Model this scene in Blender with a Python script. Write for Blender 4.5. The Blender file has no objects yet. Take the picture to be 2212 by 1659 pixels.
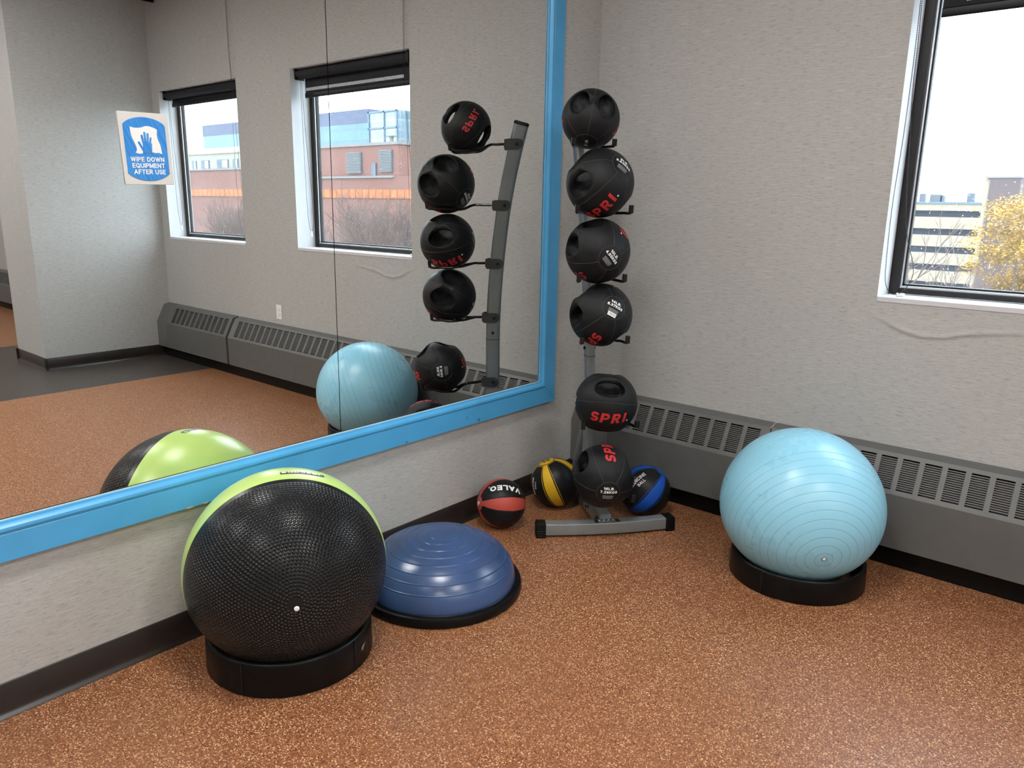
import bpy, bmesh, math, random
from mathutils import Vector as V, Matrix
from mathutils.bvhtree import BVHTree
R_ = math.radians
PI = math.pi
S = bpy.context.scene
COL = S.collection
random.seed(7)

# ------------------------------------------------------------------ camera, sky, exposure
W, H, FPX = 2212, 1659, 1647.6
CAM_R, CAM_U, CAM_F = V((.75878, .65114, .01646)), V((-.16194, .16411, .97306)), V((-.63089, .741, -.22997))
cam = bpy.data.cameras.new('camera')
cam.sensor_fit = 'HORIZONTAL'; cam.sensor_width = 36.0; cam.lens = 36.0 * FPX / W
cam.clip_start = .05; cam.clip_end = 1500
cam_o = bpy.data.objects.new('camera', cam); COL.objects.link(cam_o)
m = Matrix((CAM_R, CAM_U, -CAM_F)).transposed().to_4x4()
m.translation = V((2.31098, -3.35919, 1.45)); cam_o.matrix_world = m
S.camera = cam_o

world = bpy.data.worlds.new('overcast_sky'); S.world = world; world.use_nodes = True
bg = world.node_tree.nodes['Background']
bg.inputs[0].default_value = (.81, .915, 1.0, 1); bg.inputs[1].default_value = 10.0

S.view_settings.view_transform = 'Standard'; S.view_settings.look = 'None'
S.view_settings.gamma = 1; S.view_settings.use_curve_mapping = False
S.view_settings.exposure = 0.0
S.cycles.max_bounces = 7; S.cycles.glossy_bounces = 4; S.cycles.diffuse_bounces = 3
S.cycles.use_adaptive_sampling = True; S.cycles.adaptive_threshold = .05
S.cycles.transparent_max_bounces = 12
S.cycles.use_denoising = True
S.cycles.sample_clamp_indirect = 6
S.cycles.blur_glossy = 1.0
LAMP = 49.0                      # strength of the ceiling panels

# ------------------------------------------------------------------ materials
def srgb(r, g, b):
    f = lambda c: (c / 255 / 12.92) if c / 255 <= .04045 else ((c / 255 + .055) / 1.055) ** 2.4
    return (f(r), f(g), f(b), 1)

class NT:
    def __init__(s, name):
        s.m = bpy.data.materials.new(name); s.m.use_nodes = True
        s.t = s.m.node_tree; s.b = s.t.nodes['Principled BSDF']; s.out = s.t.nodes['Material Output']
    def set(s, node, i, v):
        if hasattr(v, 'is_output') or isinstance(v, bpy.types.NodeSocket): s.t.links.new(v, node.inputs[i])
        else: node.inputs[i].default_value = v
    def n(s, typ, **kw):
        nd = s.t.nodes.new(typ)
        for k, v in kw.items(): setattr(nd, k, v)
        return nd
    def math(s, op, a, b=0, c=0, clamp=False):
        nd = s.n('ShaderNodeMath', operation=op, use_clamp=clamp)
        s.set(nd, 0, a); s.set(nd, 1, b); s.set(nd, 2, c)
        return nd.outputs[0]
    def vm(s, op, a, b=(0, 0, 0)):
        nd = s.n('ShaderNodeVectorMath', operation=op); s.set(nd, 0, a); s.set(nd, 1, b)
        return nd.outputs['Value'] if op in ('DOT_PRODUCT', 'LENGTH', 'DISTANCE') else nd.outputs[0]
    def obj(s): return s.n('ShaderNodeTexCoord').outputs['Object']
    def pos(s): return s.n('ShaderNodeNewGeometry').outputs['Position']
    def sep(s, v):
        nd = s.n('ShaderNodeSeparateXYZ'); s.set(nd, 0, v); return nd.outputs
    def comb(s, x, y, z):
        nd = s.n('ShaderNodeCombineXYZ'); s.set(nd, 0, x); s.set(nd, 1, y); s.set(nd, 2, z); return nd.outputs[0]
    def noise(s, v, scale, detail=2, rough=.5):
        nd = s.n('ShaderNodeTexNoise'); s.set(nd, 'Vector', v); nd.inputs['Scale'].default_value = scale
        nd.inputs['Detail'].default_value = detail; nd.inputs['Roughness'].default_value = rough
        return nd.outputs[0]
    def ramp(s, fac, stops, interp='LINEAR'):
        nd = s.n('ShaderNodeValToRGB'); s.set(nd, 0, fac); r = nd.color_ramp; r.interpolation = interp
        while len(r.elements) < len(stops): r.elements.new(.5)
        for e, (p, c) in zip(r.elements, stops): e.position = p; e.color = c if len(c) == 4 else (*c, 1)
        return nd.outputs[0]
    def mix(s, f, a, b):
        nd = s.n('ShaderNodeMix', data_type='RGBA'); s.set(nd, 0, f); s.set(nd, 6, a); s.set(nd, 7, b)
        return nd.outputs[2]
    def smooth(s, x, lo, hi):
        nd = s.n('ShaderNodeMapRange', interpolation_type='SMOOTHSTEP'); s.set(nd, 0, x)
        nd.inputs[1].default_value = lo; nd.inputs[2].default_value = hi
        return nd.outputs[0]
    def bump(s, h, strength=.3, dist=.01):
        nd = s.n('ShaderNodeBump'); nd.inputs['Strength'].default_value = strength
        nd.inputs['Distance'].default_value = dist; s.set(nd, 'Height', h)
        s.t.links.new(nd.outputs[0], s.b.inputs['Normal'])
    def color(s, c): s.set(s.b, 'Base Color', c)
    def rough(s, r): s.set(s.b, 'Roughness', r)

def plain(name, c, rough=.5, metal=0.0, var=.08, scale=18, bump=0.0, spec=.5):
    t = NT(name); p = t.obj()
    nz = t.noise(p, scale, 3)
    d = tuple(x * (1 - var) for x in c[:3]) + (1,); l = tuple(min(1, x * (1 + var)) for x in c[:3]) + (1,)
    t.color(t.ramp(nz, [(.3, d), (.7, l)])); t.rough(rough); t.b.inputs['Metallic'].default_value = metal
    t.b.inputs['Specular IOR Level'].default_value = spec
    if bump: t.bump(t.noise(p, 400, 2), bump, .002)
    return t.m

def mat_wallpaper():
    t = NT('linen_wallcovering'); x, y, z = t.sep(t.pos())[:3]
    u = t.math('ADD', x, y)
    wob = t.math('MULTIPLY', t.noise(t.comb(u, z, 0), 3, 2), .02)
    zz = t.math('ADD', z, wob)
    a = t.noise(t.comb(t.math('MULTIPLY', u, 10), t.math('MULTIPLY', zz, 150), 0), 1, 3, .6)
    b = t.noise(t.comb(t.math('MULTIPLY', u, 26), t.math('MULTIPLY', zz, 270), 4), 1, 2, .6)
    g = t.noise(t.comb(t.math('MULTIPLY', u, 120), t.math('MULTIPLY', zz, 420), 9), 1, 2)
    big = t.noise(t.comb(u, z, 2), 1.3, 2)
    base = t.mix(big, (.430, .424, .408, 1), (.468, .462, .446, 1))
    c = t.mix(t.math('MULTIPLY', t.smooth(a, .52, .72), .42), base, (.62, .60, .57, 1))
    c = t.mix(t.math('MULTIPLY', t.smooth(b, .50, .70), .50), c, (.225, .216, .203, 1))
    c = t.mix(t.math('MULTIPLY', t.smooth(g, .48, .75), .34), c, (.215, .206, .195, 1))
    t.color(c); t.rough(.62); t.b.inputs['Specular IOR Level'].default_value = .3
    t.bump(t.math('ADD', a, t.math('MULTIPLY', b, .6)), .18, .0012)
    return t.m

def mat_floor():
    t = NT('speckled_sport_floor'); p = t.pos()
    def cells(scale, off):
        nd = t.n('ShaderNodeTexVoronoi'); nd.inputs['Scale'].default_value = scale
        nd.inputs['Randomness'].default_value = 1
        t.set(nd, 'Vector', t.vm('ADD', t.vm('MULTIPLY', p, (1, 1, 0)), off))
        return t.sep(nd.outputs['Color'])[0], nd.outputs['Distance']
    c1, d1 = cells(300, (0, 0, 0)); c2, d2 = cells(330, (3, 7, 0)); c3, d3 = cells(170, (5, 1, 0))
    big = t.noise(p, 1.4, 3)
    orange = t.ramp(c1, [(0, (.175, .064, .026)), (.35, (.22, .081, .034)), (.62, (.265, .103, .044)), (.86, (.31, .132, .058)), (1, (.42, .205, .098))], 'LINEAR')
    orange = t.mix(t.math('GREATER_THAN', c2, .91), orange, (.66, .42, .235, 1))
    orange = t.mix(t.math('LESS_THAN', c2, .13), orange, (.085, .032, .016, 1))
    orange = t.mix(t.math('MULTIPLY', t.math('LESS_THAN', c3, .035), t.math('LESS_THAN', d3, .35)), orange, (.02, .012, .009, 1))
    orange = t.mix(t.math('MULTIPLY', t.smooth(big, .4, .7), .12), orange, (.22, .08, .035, 1))
    dark = t.ramp(c1, [(0, (.028, .022, .019)), (.6, (.05, .041, .036)), (1, (.11, .09, .08))])
    x = t.sep(p)[0]
    strip = t.math('MULTIPLY', t.math('GREATER_THAN', x, 3.943), t.math('LESS_THAN', x, 6.25))
    t.color(t.mix(strip, orange, dark))
    t.rough(t.ramp(t.noise(p, 90, 2), [(.3, (.30,) * 3), (.7, (.42,) * 3)]))
    t.b.inputs['Specular IOR Level'].default_value = .42
    t.bump(t.math('ADD', t.math('MULTIPLY', d1, .5), t.noise(p, 300, 2)), .10, .001)
    return t.m

def axis_theta(t, p, ax, absol=False):
    d = t.vm('DOT_PRODUCT', t.vm('NORMALIZE', p), tuple(ax))
    if absol: d = t.math('ABSOLUTE', d)
    return t.math('ARCCOSINE', t.math('MINIMUM', t.math('MAXIMUM', d, -1), 1))

def mat_stability(axis):
    t = NT('aqua_vinyl_with_fine_ribs'); p = t.obj()
    th = axis_theta(t, p, axis, True)
    k = t.math('FRACT', t.math('DIVIDE', th, R_(6.13)))
    d = t.math('ABSOLUTE', t.math('SUBTRACT', k, .5))                 # 0 mid band .. .5 at a rib
    rib = t.math('MULTIPLY', t.smooth(t.math('ABSOLUTE', t.math('SUBTRACT', d, .5)), .055, .012), t.math('LESS_THAN', th, R_(84)))
    nz = t.noise(p, 5, 4, .6); fine = t.noise(p, 60, 3)
    c = t.mix(nz, (.25, .55, .705, 1), (.285, .60, .76, 1))
    c = t.mix(t.math('MULTIPLY', t.smooth(fine, .62, .8), .12), c, (.16, .38, .42, 1))
    scuff = t.math('MULTIPLY', t.smooth(t.noise(p, 7, 5, .7), .66, .80), .06)
    c = t.mix(scuff, c, (.34, .58, .66, 1))
    c = t.mix(t.math('MULTIPLY', rib, .45), c, (.09, .27, .33, 1))
    t.color(c); t.rough(t.ramp(nz, [(.3, (.25,) * 3), (.7, (.35,) * 3)]))
    t.b.inputs['Subsurface Weight'].default_value = .0
    t.bump(t.math('SUBTRACT', t.math('MULTIPLY', fine, .03), rib), .35, .003)
    return t.m

def mat_textured_black(axis, half):
    # raised dots in rings round the valve
    t = NT('black_dimpled_vinyl'); p = t.obj(); ax = V(axis).normalized()
    e1 = ax.cross(V((0, 0, 1))).normalized(); e2 = ax.cross(e1)
    th = axis_theta(t, p, ax)
    ph = t.math('ARCTAN2', t.vm('DOT_PRODUCT', p, tuple(e2)), t.vm('DOT_PRODUCT', p, tuple(e1)))
    st = .0325
    i = t.math('FLOOR', t.math('DIVIDE', th, st)); fr = t.math('SUBTRACT', t.math('FRACT', t.math('DIVIDE', th, st)), .5)
    n = t.math('ROUND', t.math('MULTIPLY', t.math('SINE', t.math('MULTIPLY', t.math('ADD', i, .5), st)), 2 * PI / (st * 1.1)))
    a = t.math('ADD', t.math('MULTIPLY', t.math('DIVIDE', ph, 2 * PI), n), t.math('MULTIPLY', i, .5))
    fa = t.math('SUBTRACT', t.math('FRACT', a), .5)
    r = t.math('SQRT', t.math('ADD', t.math('MULTIPLY', fr, fr), t.math('MULTIPLY', fa, fa)))
    edge = t.smooth(th, R_(half - 3), R_(half - 5)); near = t.smooth(th, R_(3.0), R_(6))
    dome = t.math('MULTIPLY', t.math('MULTIPLY', t.smooth(r, .5, .12), edge), near)
    t.color(t.mix(t.noise(p, 40, 3), (.0055, .006, .0068, 1), (.009, .0095, .0105, 1)))
    t.rough(.30); t.b.inputs['Specular IOR Level'].default_value = .30
    t.bump(dome, 1.0, .0050)
    return t.m

def mat_lunes(name, pole, ref, n, half, color, cap=R_(19), capcol=None, red=False):
    t = NT(name); p = t.obj(); pole = V(pole).normalized(); ref = V(ref)
    e1 = (ref - pole * ref.dot(pole)).normalized(); e2 = pole.cross(e1)
    q = p
    th = axis_theta(t, q, pole)
    thf = t.math('MINIMUM', th, t.math('SUBTRACT', PI, th))
    ph = t.math('ARCTAN2', t.vm('DOT_PRODUCT', q, tuple(e2)), t.vm('DOT_PRODUCT', q, tuple(e1)))
    k = t.math('SUBTRACT', t.math('FRACT', t.math('ADD', t.math('MULTIPLY', ph, n / (2 * PI)), .5)), .5)
    d = t.math('MULTIPLY', t.math('ABSOLUTE', k), 2 * PI / n)
    wear = t.math('MULTIPLY', t.math('SUBTRACT', t.noise(p, 30, 4, .7), .5), .035 if not red else .06)
    dw = t.math('ADD', d, wear)
    black = t.mix(t.noise(p, 25, 4), (.005, .0052, .006, 1), (.010, .0105, .0115, 1))
    c1 = tuple(x * .86 for x in color[:3]) + (1,)
    col = t.mix(t.noise(p, 20, 4), c1, color)
    c = t.mix(t.math('LESS_THAN', dw, half), black, col)
    line = t.math('MULTIPLY', t.math('GREATER_THAN', d, half + .055), t.math('LESS_THAN', d, half + .075))
    if not red: c = t.mix(line, c, col)
    cc = t.mix(t.math('LESS_THAN', thf, cap), c, capcol or col)
    ring = t.math('LESS_THAN', t.math('ABSOLUTE', t.math('SUBTRACT', thf, cap + .02)), .02)
    ring2 = t.math('LESS_THAN', t.math('ABSOLUTE', t.math('SUBTRACT', thf, cap + .052)), .011)
    if not red:
        cc = t.mix(ring, cc, (.009, .009, .01, 1)); cc = t.mix(ring2, cc, col)
    t.color(cc); t.rough(.42); t.b.inputs['Specular IOR Level'].default_value = .24
    gr = t.smooth(t.math('ABSOLUTE', t.math('SUBTRACT', d, half + .025)), .025, .005)
    t.bump(t.math('SUBTRACT', t.math('MULTIPLY', t.noise(p, 500, 2), .15), gr), .35, .0025)
    return t.m

def mat_spri():
    t = NT('black_moulded_rubber'); p = t.obj(); x, y, z = t.sep(p)[:3]
    n = t.vm('NORMALIZE', p); nx, ny, nz = t.sep(n)[:3]
    th = t.math('ARCCOSINE', t.math('MINIMUM', t.math('ABSOLUTE', nx), 1))
    ps = t.math('ARCTAN2', ny, nz)
    k = t.math('SUBTRACT', t.math('FRACT', t.math('ADD', t.math('MULTIPLY', ps, 6 / (2 * PI)), .5)), .5)
    d = t.math('MULTIPLY', t.math('MULTIPLY', t.math('ABSOLUTE', k), 2 * PI / 6), t.math('SINE', th))
    onball = t.smooth(t.vm('LENGTH', p), .965, .985)
    mer = t.math('MULTIPLY', t.smooth(d, .017, .006), t.math('GREATER_THAN', th, R_(21.5)))
    ring = t.smooth(t.math('ABSOLUTE', t.math('SUBTRACT', th, R_(21.5))), .017, .006)
    g = t.math('MULTIPLY', t.math('MAXIMUM', mer, ring), onball)
    dust = t.noise(p, 4, 5, .65); fine = t.noise(p, 130, 2)
    c = t.ramp(dust, [(.3, (.0045, .0048, .0055)), (.7, (.0105, .011, .0122))])
    inside = t.smooth(t.vm('LENGTH', p), .95, .72)
    c = t.mix(t.math('MULTIPLY', inside, t.smooth(t.noise(p, 5, 3), .25, .8)), c, (.040, .0425, .045, 1))
    c = t.mix(t.math('MULTIPLY', g, .6), c, (.05, .052, .055, 1))
    t.color(c); t.rough(t.ramp(dust, [(.3, (.40,) * 3), (.7, (.52,) * 3)])); t.b.inputs['Specular IOR Level'].default_value = .22
    t.bump(t.math('SUBTRACT', t.math('MULTIPLY', fine, .10), g), .5, .012)
    return t.m

def mat_mirror():
    t = NT('silvered_mirror_glass'); p = t.pos()
    t.color(t.mix(t.noise(p, 2, 2), (.83, .845, .83, 1), (.85, .865, .85, 1)))
    t.b.inputs['Metallic'].default_value = 1; t.rough(0.0)
    return t.m

def mat_pane():
    t = NT('dusty_window_glass'); p = t.obj(); nt = t.t
    nt.nodes.remove(t.b)
    tr = t.n('ShaderNodeBsdfTransparent'); tr.inputs[0].default_value = (.93, .96, .97, 1)
    gl = t.n('ShaderNodeBsdfGlossy'); gl.inputs['Roughness'].default_value = .02
    df = t.n('ShaderNodeBsdfTranslucent'); df.inputs[0].default_value = (.9, .93, .97, 1)
    ge = t.n('ShaderNodeNewGeometry'); cs = t.math('ABSOLUTE', t.vm('DOT_PRODUCT', ge.outputs['Normal'], ge.outputs['Incoming']))
    fr = t.math('ADD', .02, t.math('MULTIPLY', .95, t.math('POWER', t.math('SUBTRACT', 1, cs), 5)))
    m1 = t.n('ShaderNodeMixShader'); t.set(m1, 0, fr); nt.links.new(tr.outputs[0], m1.inputs[1]); nt.links.new(gl.outputs[0], m1.inputs[2])
    vor = t.n('ShaderNodeTexVoronoi'); vor.inputs['Scale'].default_value = 75; t.set(vor, 'Vector', p)
    spot = t.math('MULTIPLY', t.math('LESS_THAN', vor.outputs['Distance'], .16), t.math('GREATER_THAN', t.sep(vor.outputs['Color'])[0], .72))
    z = t.sep(p)[2]
    film = t.math('ADD', .004, t.math('MULTIPLY', t.noise(p, 3, 4), .022))
    dirt = t.math('ADD', film, t.math('MULTIPLY', spot, .35), 0, True)
    m2 = t.n('ShaderNodeMixShader'); t.set(m2, 0, dirt); nt.links.new(m1.outputs[0], m2.inputs[1]); nt.links.new(df.outputs[0], m2.inputs[2])
    nt.links.new(m2.outputs[0], t.out.inputs[0])
    return t.m

def mat_emit(name, c, s):
    t = NT(name); p = t.obj()
    t.color((.9, .9, .88, 1)); t.set(t.b, 'Emission Color', t.mix(t.noise(p, 3, 1), c, tuple(x * .97 for x in c[:3]) + (1,)))
    t.b.inputs['Emission Strength'].default_value = s
    return t.m

def mat_brick(name, c, mortar, sx=.3, sz=.1):
    t = NT(name); x, y, z = t.sep(t.pos())[:3]
    nd = t.n('ShaderNodeTexBrick'); t.set(nd, 'Vector', t.comb(t.math('ADD', x, y), z, 0))
    nd.inputs['Scale'].default_value = 1; nd.inputs['Brick Width'].default_value = sx; nd.inputs['Row Height'].default_value = sz
    nd.inputs['Mortar Size'].default_value = .012
    nd.inputs['Color1'].default_value = c; nd.inputs['Color2'].default_value = tuple(k * .82 for k in c[:3]) + (1,); nd.inputs['Mortar'].default_value = mortar
    t.color(nd.outputs[0]); t.rough(.85)
    return t.m

def mat_curtainwall(name, glass, mull, wx, wz, lines=.08):
    t = NT(name); x, y, z = t.sep(t.pos())[:3]
    u = t.math('FRACT', t.math('DIVIDE', t.math('ADD', x, y), wx)); v = t.math('FRACT', t.math('DIVIDE', z, wz))
    ln = t.math('MAXIMUM', t.math('LESS_THAN', u, lines), t.math('LESS_THAN', v, lines))
    cell = t.n('ShaderNodeTexWhiteNoise', noise_dimensions='2D')
    t.set(cell, 'Vector', t.comb(t.math('FLOOR', t.math('DIVIDE', t.math('ADD', x, y), wx)), t.math('FLOOR', t.math('DIVIDE', z, wz)), 0))
    g2 = tuple(k * .75 for k in glass[:3]) + (1,)
    t.color(t.mix(ln, t.mix(cell.outputs[0], glass, g2), mull)); t.rough(.3)
    return t.m

M = {}
M['wall'] = mat_wallpaper(); M['floor'] = mat_floor(); M['mirror'] = mat_mirror(); M['pane'] = mat_pane()
M['ceiling'] = plain('white_ceiling_tile', (.62, .61, .59, 1), .9, bump=.2)
M['base'] = plain('dark_brown_vinyl_cove_base', (.020, .015, .0135, 1), .30, var=.12)
M['plinth'] = plain('black_painted_plinth', (.0042, .0042, .0044, 1), .36, spec=.17)
M['heater'] = plain('grey_enamelled_steel', (.108, .110, .106, 1), .42, var=.05, bump=.05)
M['heater_in'] = plain('dark_fins_inside_heater', (.030, .026, .024, 1), .6, var=.3, scale=60)
M['blue'] = plain('sky_blue_gloss_paint', (.070, .345, .64, 1), .34, var=.06, scale=6)
M['jamb'] = plain('white_painted_plaster', (.60, .60, .62, 1), .6, var=.04, scale=9)
M['frame'] = plain('dark_bronze_aluminium', (.018, .016, .016, 1), .38, var=.15, spec=.3)
M['alu'] = plain('bare_aluminium_bead', (.62, .64, .68, 1), .30, metal=.6, var=.05)
M['gasket'] = plain('black_rubber_gasket', (.006, .006, .007, 1), .6)
M['blind'] = plain('black_roller_shade_cloth', (.013, .014, .018, 1), .75, var=.12, scale=120, spec=.3)
M['blindslot'] = plain('translucent_grey_hem_window', (.42, .45, .52, 1), .7, var=.2, scale=90)
M['chain'] = plain('black_plastic_beads', (.012, .012, .016, 1), .35)
M['white'] = plain('white_plastic', (.80, .80, .78, 1), .35, var=.03)
M['shadowgrey'] = plain('slot_shade_grey', (.30, .30, .29, 1), .5)  # flat grey standing in for the shade inside the socket slots
M['black'] = plain('black_moulded_plastic', (.0042, .0042, .0044, 1), .36, spec=.17)
M['foot'] = plain('black_ribbed_rubber', (.0042, .0042, .0044, 1), .36, spec=.17)
M['steel'] = plain('grey_powder_coated_steel', (.205, .218, .22, 1), .34, metal=.25, var=.05)
M['rod'] = plain('black_coated_steel_rod', (.010, .010, .011, 1), .22, var=.1, spec=.3)
M['bracket'] = plain('charcoal_bracket_plate', (.045, .048, .048, 1), .4, metal=.2)
M['bolt'] = plain('black_hex_bolt', (.006, .006, .006, 1), .3, spec=.3)
M['lime'] = plain('lime_green_vinyl', (.50, .69, .19, 1), .28, var=.05, scale=5)
M['navy'] = plain('blue_translucent_vinyl', (.036, .070, .165, 1), .25, var=.22, scale=5, bump=.05)
M['red_print'] = plain('red_ink', (.50, .022, .026, 1), .5, var=.1, scale=60)
M['white_print'] = plain('white_ink', (.80, .80, .78, 1), .5, var=.04)
M['grey_print'] = plain('worn_grey_ink', (.36, .36, .35, 1), .5, var=.25, scale=200)
M['black_print'] = plain('black_ink', (.010, .010, .011, 1), .45)
M['card'] = plain('cream_placard_card', (.60, .60, .57, 1), .35, var=.03)
M['spri'] = mat_spri()

def mat_sign():
    t = NT('blue_sign_print'); p = t.obj(); y, z = t.sep(p)[1:3]
    w = t.math('ADD', t.math('MULTIPLY', y, 1.0), t.math('MULTIPLY', z, .45))
    s = t.noise(t.comb(t.math('MULTIPLY', w, 150), t.math('MULTIPLY', z, 12), 0), 1, 2)
    t.color(t.ramp(s, [(.4, (.022, .20, .58)), (.62, (.05, .275, .68))])); t.rough(.35)
    return t.m
M['sign'] = mat_sign()

# ------------------------------------------------------------------ mesh helpers
class MB:
    def __init__(s): s.v = []; s.f = []; s.mi = []; s.mats = 0
    def add(s, vs, fs, mi=0):
        o = len(s.v); s.v += [tuple(v) for v in vs]; s.f += [tuple(i + o for i in f) for f in fs]; s.mi += [mi] * len(fs)
        return s
    def box(s, x0, x1, y0, y1, z0, z1, mi=0):
        return s.add([(x, y, z) for z in (z0, z1) for y in (y0, y1) for x in (x0, x1)],
                     [(0, 2, 3, 1), (4, 5, 7, 6), (0, 1, 5, 4), (2, 6, 7, 3), (0, 4, 6, 2), (1, 3, 7, 5)], mi)
    def obox(s, c, ax, ay, az, hx, hy, hz, mi=0):
        c, ax, ay, az = V(c), V(ax), V(ay), V(az)
        vs = [c + ax * (i * hx) + ay * (j * hy) + az * (k * hz) for k in (-1, 1) for j in (-1, 1) for i in (-1, 1)]
        return s.add(vs, [(0, 2, 3, 1), (4, 5, 7, 6), (0, 1, 5, 4), (2, 6, 7, 3), (0, 4, 6, 2), (1, 3, 7, 5)], mi)
    def sweep(s, path, section, up=None, cap=True, closed=False, mi=0, scale=None):
        # section: list of (a,b) in the (side, normal) frame
        path = [V(p) for p in path]; n = len(path); k = len(section); vs = []; fs = []
        prev = V(up) if up else None
        for i, p in enumerate(path):
            t = (path[(i + 1) % n] - path[i - 1]) if closed or 0 < i < n - 1 else (path[min(i + 1, n - 1)] - path[max(i - 1, 0)])
            t.normalize()
            if prev is None: prev = V((0, 0, 1)) if abs(t.z) < .9 else V((1, 0, 0))
            nrm = prev - t * prev.dot(t); nrm.normalize(); side = nrm.cross(t)
            if not up: prev = nrm
            sc = scale[i] if scale else 1
            vs += [p + side * (a * sc) + nrm * (b * sc) for a, b in section]
        for i in range(n if closed else n - 1):
            for j in range(k):
                a = i * k + j; b = i * k + (j + 1) % k; c = ((i + 1) % n) * k
                fs.append((a, b, c + (j + 1) % k, c + j))
        if cap and not closed:
            fs.append(tuple(range(k))[::-1]); fs.append(tuple((n - 1) * k + j for j in range(k)))
        return s.add(vs, fs, mi)
    def tube(s, path, r, n=10, **kw):
        if isinstance(r, (list, tuple)): kw['scale'] = list(r); r = 1
        return s.sweep(path, [(r * math.cos(2 * PI * i / n), r * math.sin(2 * PI * i / n)) for i in range(n)], **kw)
    def lathe(s, prof, n=64, c=(0, 0, 0), mi=0, close=False):
        c = V(c); k = len(prof); vs = []; fs = []
        for i in range(n):
            a = 2 * PI * i / n
            vs += [c + V((r * math.cos(a), r * math.sin(a), z)) for r, z in prof]
        for i in range(n):
            for j in range(k if close else k - 1):
                a = i * k + j; b = ((i + 1) % n) * k + j; j1 = (j + 1) % k
                fs.append((a, b, ((i + 1) % n) * k + j1, i * k + j1))
        return s.add(vs, fs, mi)
    def prism(s, poly, f, d0, d1, mi=0):
        # poly of (u,v), f(u,v,d)->point
        n = len(poly); vs = [f(u, v, d0) for u, v in poly] + [f(u, v, d1) for u, v in poly]
        fs = [tuple(range(n))[::-1], tuple(range(n, 2 * n))] + [(i, (i + 1) % n, n + (i + 1) % n, n + i) for i in range(n)]
        return s.add(vs, fs, mi)
    def grid(s, f, nu, nv, mi=0):
        vs = [f(i / nu, j / nv) for j in range(nv + 1) for i in range(nu + 1)]
        fs = [(j * (nu + 1) + i, j * (nu + 1) + i + 1, (j + 1) * (nu + 1) + i + 1, (j + 1) * (nu + 1) + i) for j in range(nv) for i in range(nu)]
        return s.add(vs, fs, mi)
    def sphere(s, c, rx, ry=None, rz=None, nu=24, nv=14, mi=0):
        ry = ry or rx; rz = rz or rx; c = V(c); vs = [c + V((0, 0, rz))]
        for j in range(1, nv):
            t = PI * j / nv
            vs += [c + V((rx * math.sin(t) * math.cos(2 * PI * i / nu), ry * math.sin(t) * math.sin(2 * PI * i / nu), rz * math.cos(t))) for i in range(nu)]
        vs.append(c - V((0, 0, rz))); L = len(vs) - 1; fs = []
        for i in range(nu):
            fs.append((0, 1 + i, 1 + (i + 1) % nu)); b = 1 + (nv - 2) * nu
            fs.append((L, b + (i + 1) % nu, b + i))
            for j in range(nv - 2):
                a = 1 + j * nu
                fs.append((a + i, a + nu + i, a + nu + (i + 1) % nu, a + (i + 1) % nu))
        return s.add(vs, fs, mi)

ORG = {}
def empty(name, loc, label=None, cat=None, group=None, kind=None):
    o = bpy.data.objects.new(name, None); COL.objects.link(o); o.location = loc; o.empty_display_size = .1
    ORG[o] = V(loc); tag(o, label, cat, group, kind)
    return o
def tag(o, label=None, cat=None, group=None, kind=None):
    for k, v in (('label', label), ('category', cat), ('group', group), ('kind', kind)):
        if v: o[k] = v
    return o
def obj(name, mb, mat, parent=None, smooth=True, angle=35, bevel=0, seg=2, org=None, label=None, recalc=True, loc=None):
    """mb holds world coordinates unless loc is given (then local)."""
    me = bpy.data.meshes.new(name)
    if loc is not None: off = V((0, 0, 0))
    else: off = ORG[parent] if parent is not None else (V(org) if org is not None else V((0, 0, 0)))
    me.from_pydata([tuple(V(v) - off) for v in mb.v], [], mb.f)
    mats = mat if isinstance(mat, (list, tuple)) else [mat]
    for mm in mats: me.materials.append(mm)
    if len(mats) > 1: me.polygons.foreach_set('material_index', mb.mi)
    if recalc:
        bm = bmesh.new(); bm.from_mesh(me); bmesh.ops.recalc_face_normals(bm, faces=bm.faces); bm.to_mesh(me); bm.free()
    if smooth: me.shade_smooth(); me.set_sharp_from_angle(angle=R_(angle))
    o = bpy.data.objects.new(name, me); COL.objects.link(o)
    if parent is not None: o.parent = parent
    ORG[o] = off if loc is None else V((0, 0, 0))
    if loc is not None: o.location = loc
    elif parent is None: o.location = off
    if bevel:
        b = o.modifiers.new('bevel', 'BEVEL'); b.width = bevel; b.segments = seg; b.limit_method = 'ANGLE'; b.angle_limit = R_(40); b.harden_normals = False
    if label: o['label'] = label
    return o

def objs(name, parts, mat, parent, **kw):
    return [obj(name, p, mat, parent, **kw) for p in parts]
def spline(pts, n=8):
    pts = [V(p) for p in pts]; out = []
    for i in range(len(pts) - 1):
        p0 = pts[max(i - 1, 0)]; p1 = pts[i]; p2 = pts[i + 1]; p3 = pts[min(i + 2, len(pts) - 1)]
        for k in range(n):
            t = k / n
            out.append(.5 * ((2 * p1) + (p2 - p0) * t + (2 * p0 - 5 * p1 + 4 * p2 - p3) * t * t + (3 * p1 - p0 - 3 * p2 + p3) * t ** 3))
    out.append(pts[-1]); return out
def rrect(w, h, r, n=4):
    out = []
    for cx, cy, a0 in ((w - r, h - r, 0), (-w + r, h - r, 90), (-w + r, -h + r, 180), (w - r, -h + r, 270)):
        out += [(cx + r * math.cos(R_(a0 + 90 * i / n)), cy + r * math.sin(R_(a0 + 90 * i / n))) for i in range(n + 1)]
    return out

# flat lettering ----------------------------------------------------
def arc(cx, cy, rx, ry, a0, a1, n=8): return [(cx + rx * math.cos(R_(a0 + (a1 - a0) * i / n)), cy + ry * math.sin(R_(a0 + (a1 - a0) * i / n))) for i in range(n + 1)]
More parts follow.
